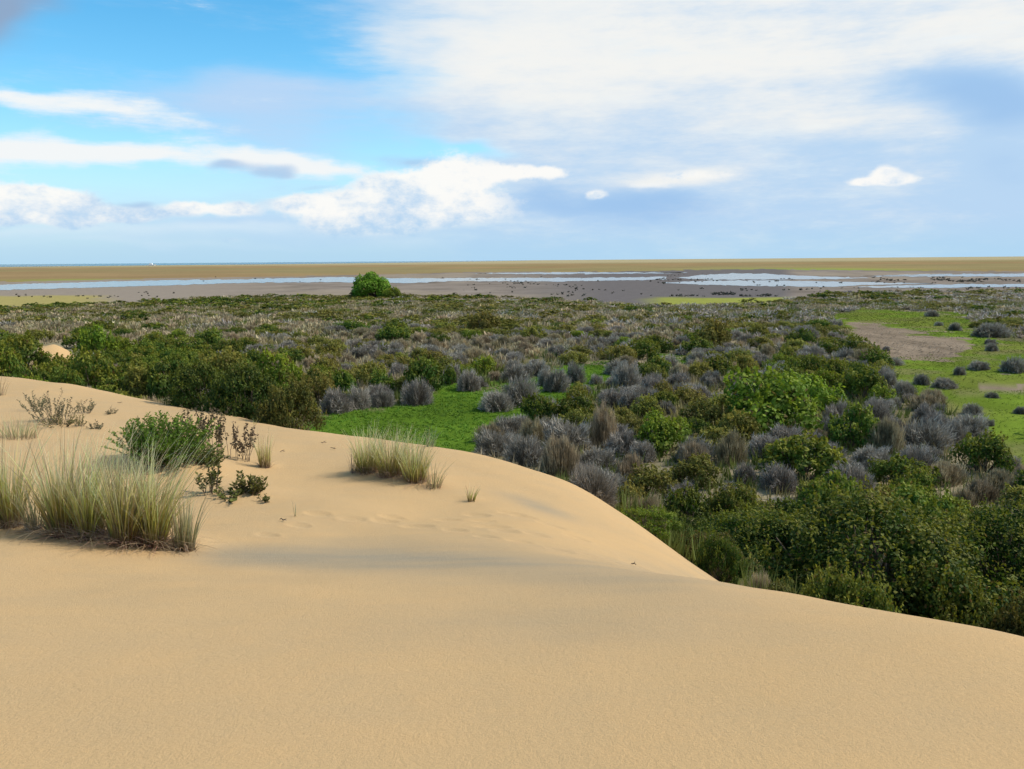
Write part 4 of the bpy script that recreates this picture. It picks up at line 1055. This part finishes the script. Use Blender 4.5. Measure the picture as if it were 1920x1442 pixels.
dune_plant('green_dune_shrub', 385, 868, 90, 46, 50, 34, .020, (.04, .075, .012), (.11, .16, .03), 'low leafy spread on the right side of the dense green shrub', 744, 'shrub', bare=.1)
STR = ((.06, .065, .015), (.155, .155, .035))
dune_plant('straggly_plant', 392, 925, 56, 76, 12, 24, .028, *STR, 'straggly yellow-green plant with woody stem below the dense shrub', 760, bare=.35, thick=.007)
dune_plant('straggly_plant', 468, 925, 56, 54, 20, 26, .028, *STR, 'bushy yellow-green sprig right of the straggly woody one', 770, bare=.15, thick=.006)
dune_plant('straggly_plant', 425, 934, 90, 26, 18, 16, .024, *STR, 'creeping plant between the two yellow-green sprigs', 780, bare=.1, thick=.006)
dune_plant('straggly_plant', 496, 942, 30, 26, 6, 12, .022, *STR, 'small sprig at the end of the creeping stem', 785, bare=.3, thick=.005)
# dry flower stalks
def stalk_plant(px, py, wpx, hpx, n, label, seed):
    p = hit(px, py); depth = (p - CAM) @ fwd; w, h = wpx * depth / F_PX, hpx * depth / F_PX
    e = bpy.data.objects.new('dry_flower_plant', None); COL.objects.link(e); e.location = p; tag(e, label, 'plant')
    r = np.random.default_rng(seed); paths, rad, V_, C_ = [], [], [], []
    for s in range(n):
        bx, by = r.uniform(-.3, .3) * w, r.uniform(-.2, .2) * w; tx = bx * 1.3 + r.normal(0, .16) * w; ty = by + r.normal(0, .12) * w; hh = h * r.uniform(.55, 1.05)
        f = np.linspace(0, 1, 8); P = np.c_[bx + (tx - bx) * f ** 1.3, by + (ty - by) * f, hh * f]; P[:, 0] += np.cumsum(r.normal(0, .008, 8))
        P[:, 2] += float(dune_z(np.array([p[0] + bx]), np.array([p[1] + by]))[0]) - p[2] - .02
        paths.append(P); rad.append(np.linspace(.0045, .002, 8))
        for u in np.linspace(.45, 1, 34):
            q = np.array([np.interp(u, f, P[:, i]) for i in range(3)]) + r.normal(0, .016, 3); V_.append(q)
    TV, TF = tubes(paths, rad, 4); link('stalks', make_mesh('stalks', TV, TF, M_bark), e)['kind'] = 'stuff'
    Q = np.array(V_); N = unit(r.normal(size=Q.shape)); V, F = leaf_quads(Q, N, .021, .6, r)
    c = np.repeat(np.array([[.145, .105, .062]]) * r.uniform(.5, 1.4, (len(Q), 1)), 4, 0); link('seed_heads', make_mesh('seed_heads', V, F, M_leaf, c), e)['kind'] = 'stuff'
stalk_plant(402, 852, 96, 92, 24, 'brown dry flower stalks rising right of the dense green shrub', 800)
stalk_plant(450, 862, 64, 70, 13, 'thinner brown flower stalks beside the narrow green tuft', 810)

# litter on the sand
def chip(px, py, L, label, seed):
    p = hit(px, py); r = np.random.default_rng(seed); a = r.uniform(-.6, .6); f = np.linspace(-.5, .5, 5)
    P = np.c_[math.cos(a) * L * f, math.sin(a) * L * f, .012 + .02 * r.random(5)]
    P2 = np.array([P[2], P[2] + np.array([.3 * L, .2 * L, .012])])
    V, F = tubes([P, np.r_[P2[:1], P2.mean(0)[None], P2[1:]]], [np.array([.003, .005, .006, .005, .002]), np.array([.003, .003, .0015])], 5)
    o = link('dry_twig', make_mesh('dry_twig', V, F, M_bark)); o.location = p; tag(o, label, 'twig', 'dry twigs lying on the sand')
chip(531, 978, .10, 'dark dry twig on the sand left of the footprints', 900)
chip(607, 832, .09, 'dry twig near the crest left of the mid-dune clump', 901)
chip(625, 843, .10, 'small twig below the one near the crest', 902)
chip(1188, 1062, .05, 'tiny twig where the near sand meets the flank', 903)
chip(225, 756, .10, 'dry twig on the sand just below the crest at left', 905)
chip(530, 848, .08, 'twig right of the narrow green tuft', 906)

# a white boat far out on the sea
b = plain_at(284, 498.5, .3); sc_b = 5.0
bt = bpy.data.objects.new('boat', None); COL.objects.link(bt); bt.location = b; tag(bt, 'tiny white boat on the sea at the left horizon', 'boat')
mtb, tb = new_mat('white_paint'); dd_ = tb.nodes.new('ShaderNodeBsdfDiffuse'); dd_.inputs[0].default_value = (.8, .8, .8, 1); oo = tb.nodes.new('ShaderNodeOutputMaterial'); tb.links.new(dd_.outputs[0], oo.inputs[0])
hv = [(-2, -.5, 0), (1.6, -.5, 0), (2.4, 0, .05), (1.6, .5, 0), (-2, .5, 0), (-2.1, -.65, .7), (1.8, -.65, .75), (2.9, 0, .95), (1.8, .65, .75), (-2.1, .65, .7)]
hf = [(0, 1, 6, 5), (1, 2, 7, 6), (2, 3, 8, 7), (3, 4, 9, 8), (4, 0, 5, 9), (5, 6, 7, 8, 9), (4, 3, 2, 1, 0)]
me = bpy.data.meshes.new('hull'); me.from_pydata([(x * sc_b, y * sc_b, z * sc_b) for x, y, z in hv], [], hf); me.materials.append(mtb); link('hull', me, bt)
cv = [(-1.3, -.45, .7), (.8, -.45, .72), (.8, .45, .72), (-1.3, .45, .7), (-1.1, -.4, 1.5), (.4, -.4, 1.5), (.4, .4, 1.5), (-1.1, .4, 1.5)]
me = bpy.data.meshes.new('cabin'); me.from_pydata([(x * sc_b, y * sc_b, z * sc_b) for x, y, z in cv], [], [(0, 1, 5, 4), (1, 2, 6, 5), (2, 3, 7, 6), (3, 0, 4, 7), (4, 5, 6, 7)]); me.materials.append(mtb); link('cabin', me, bt)
print('COUNTS', {kd: len(L) for kd, L in fills.items()}, 'objects', len(bpy.data.objects))
print('TRIS', sum(sum(len(p.vertices) - 2 for p in m_.polygons[:1]) * len(m_.polygons) for m_ in bpy.data.meshes if len(m_.polygons)))
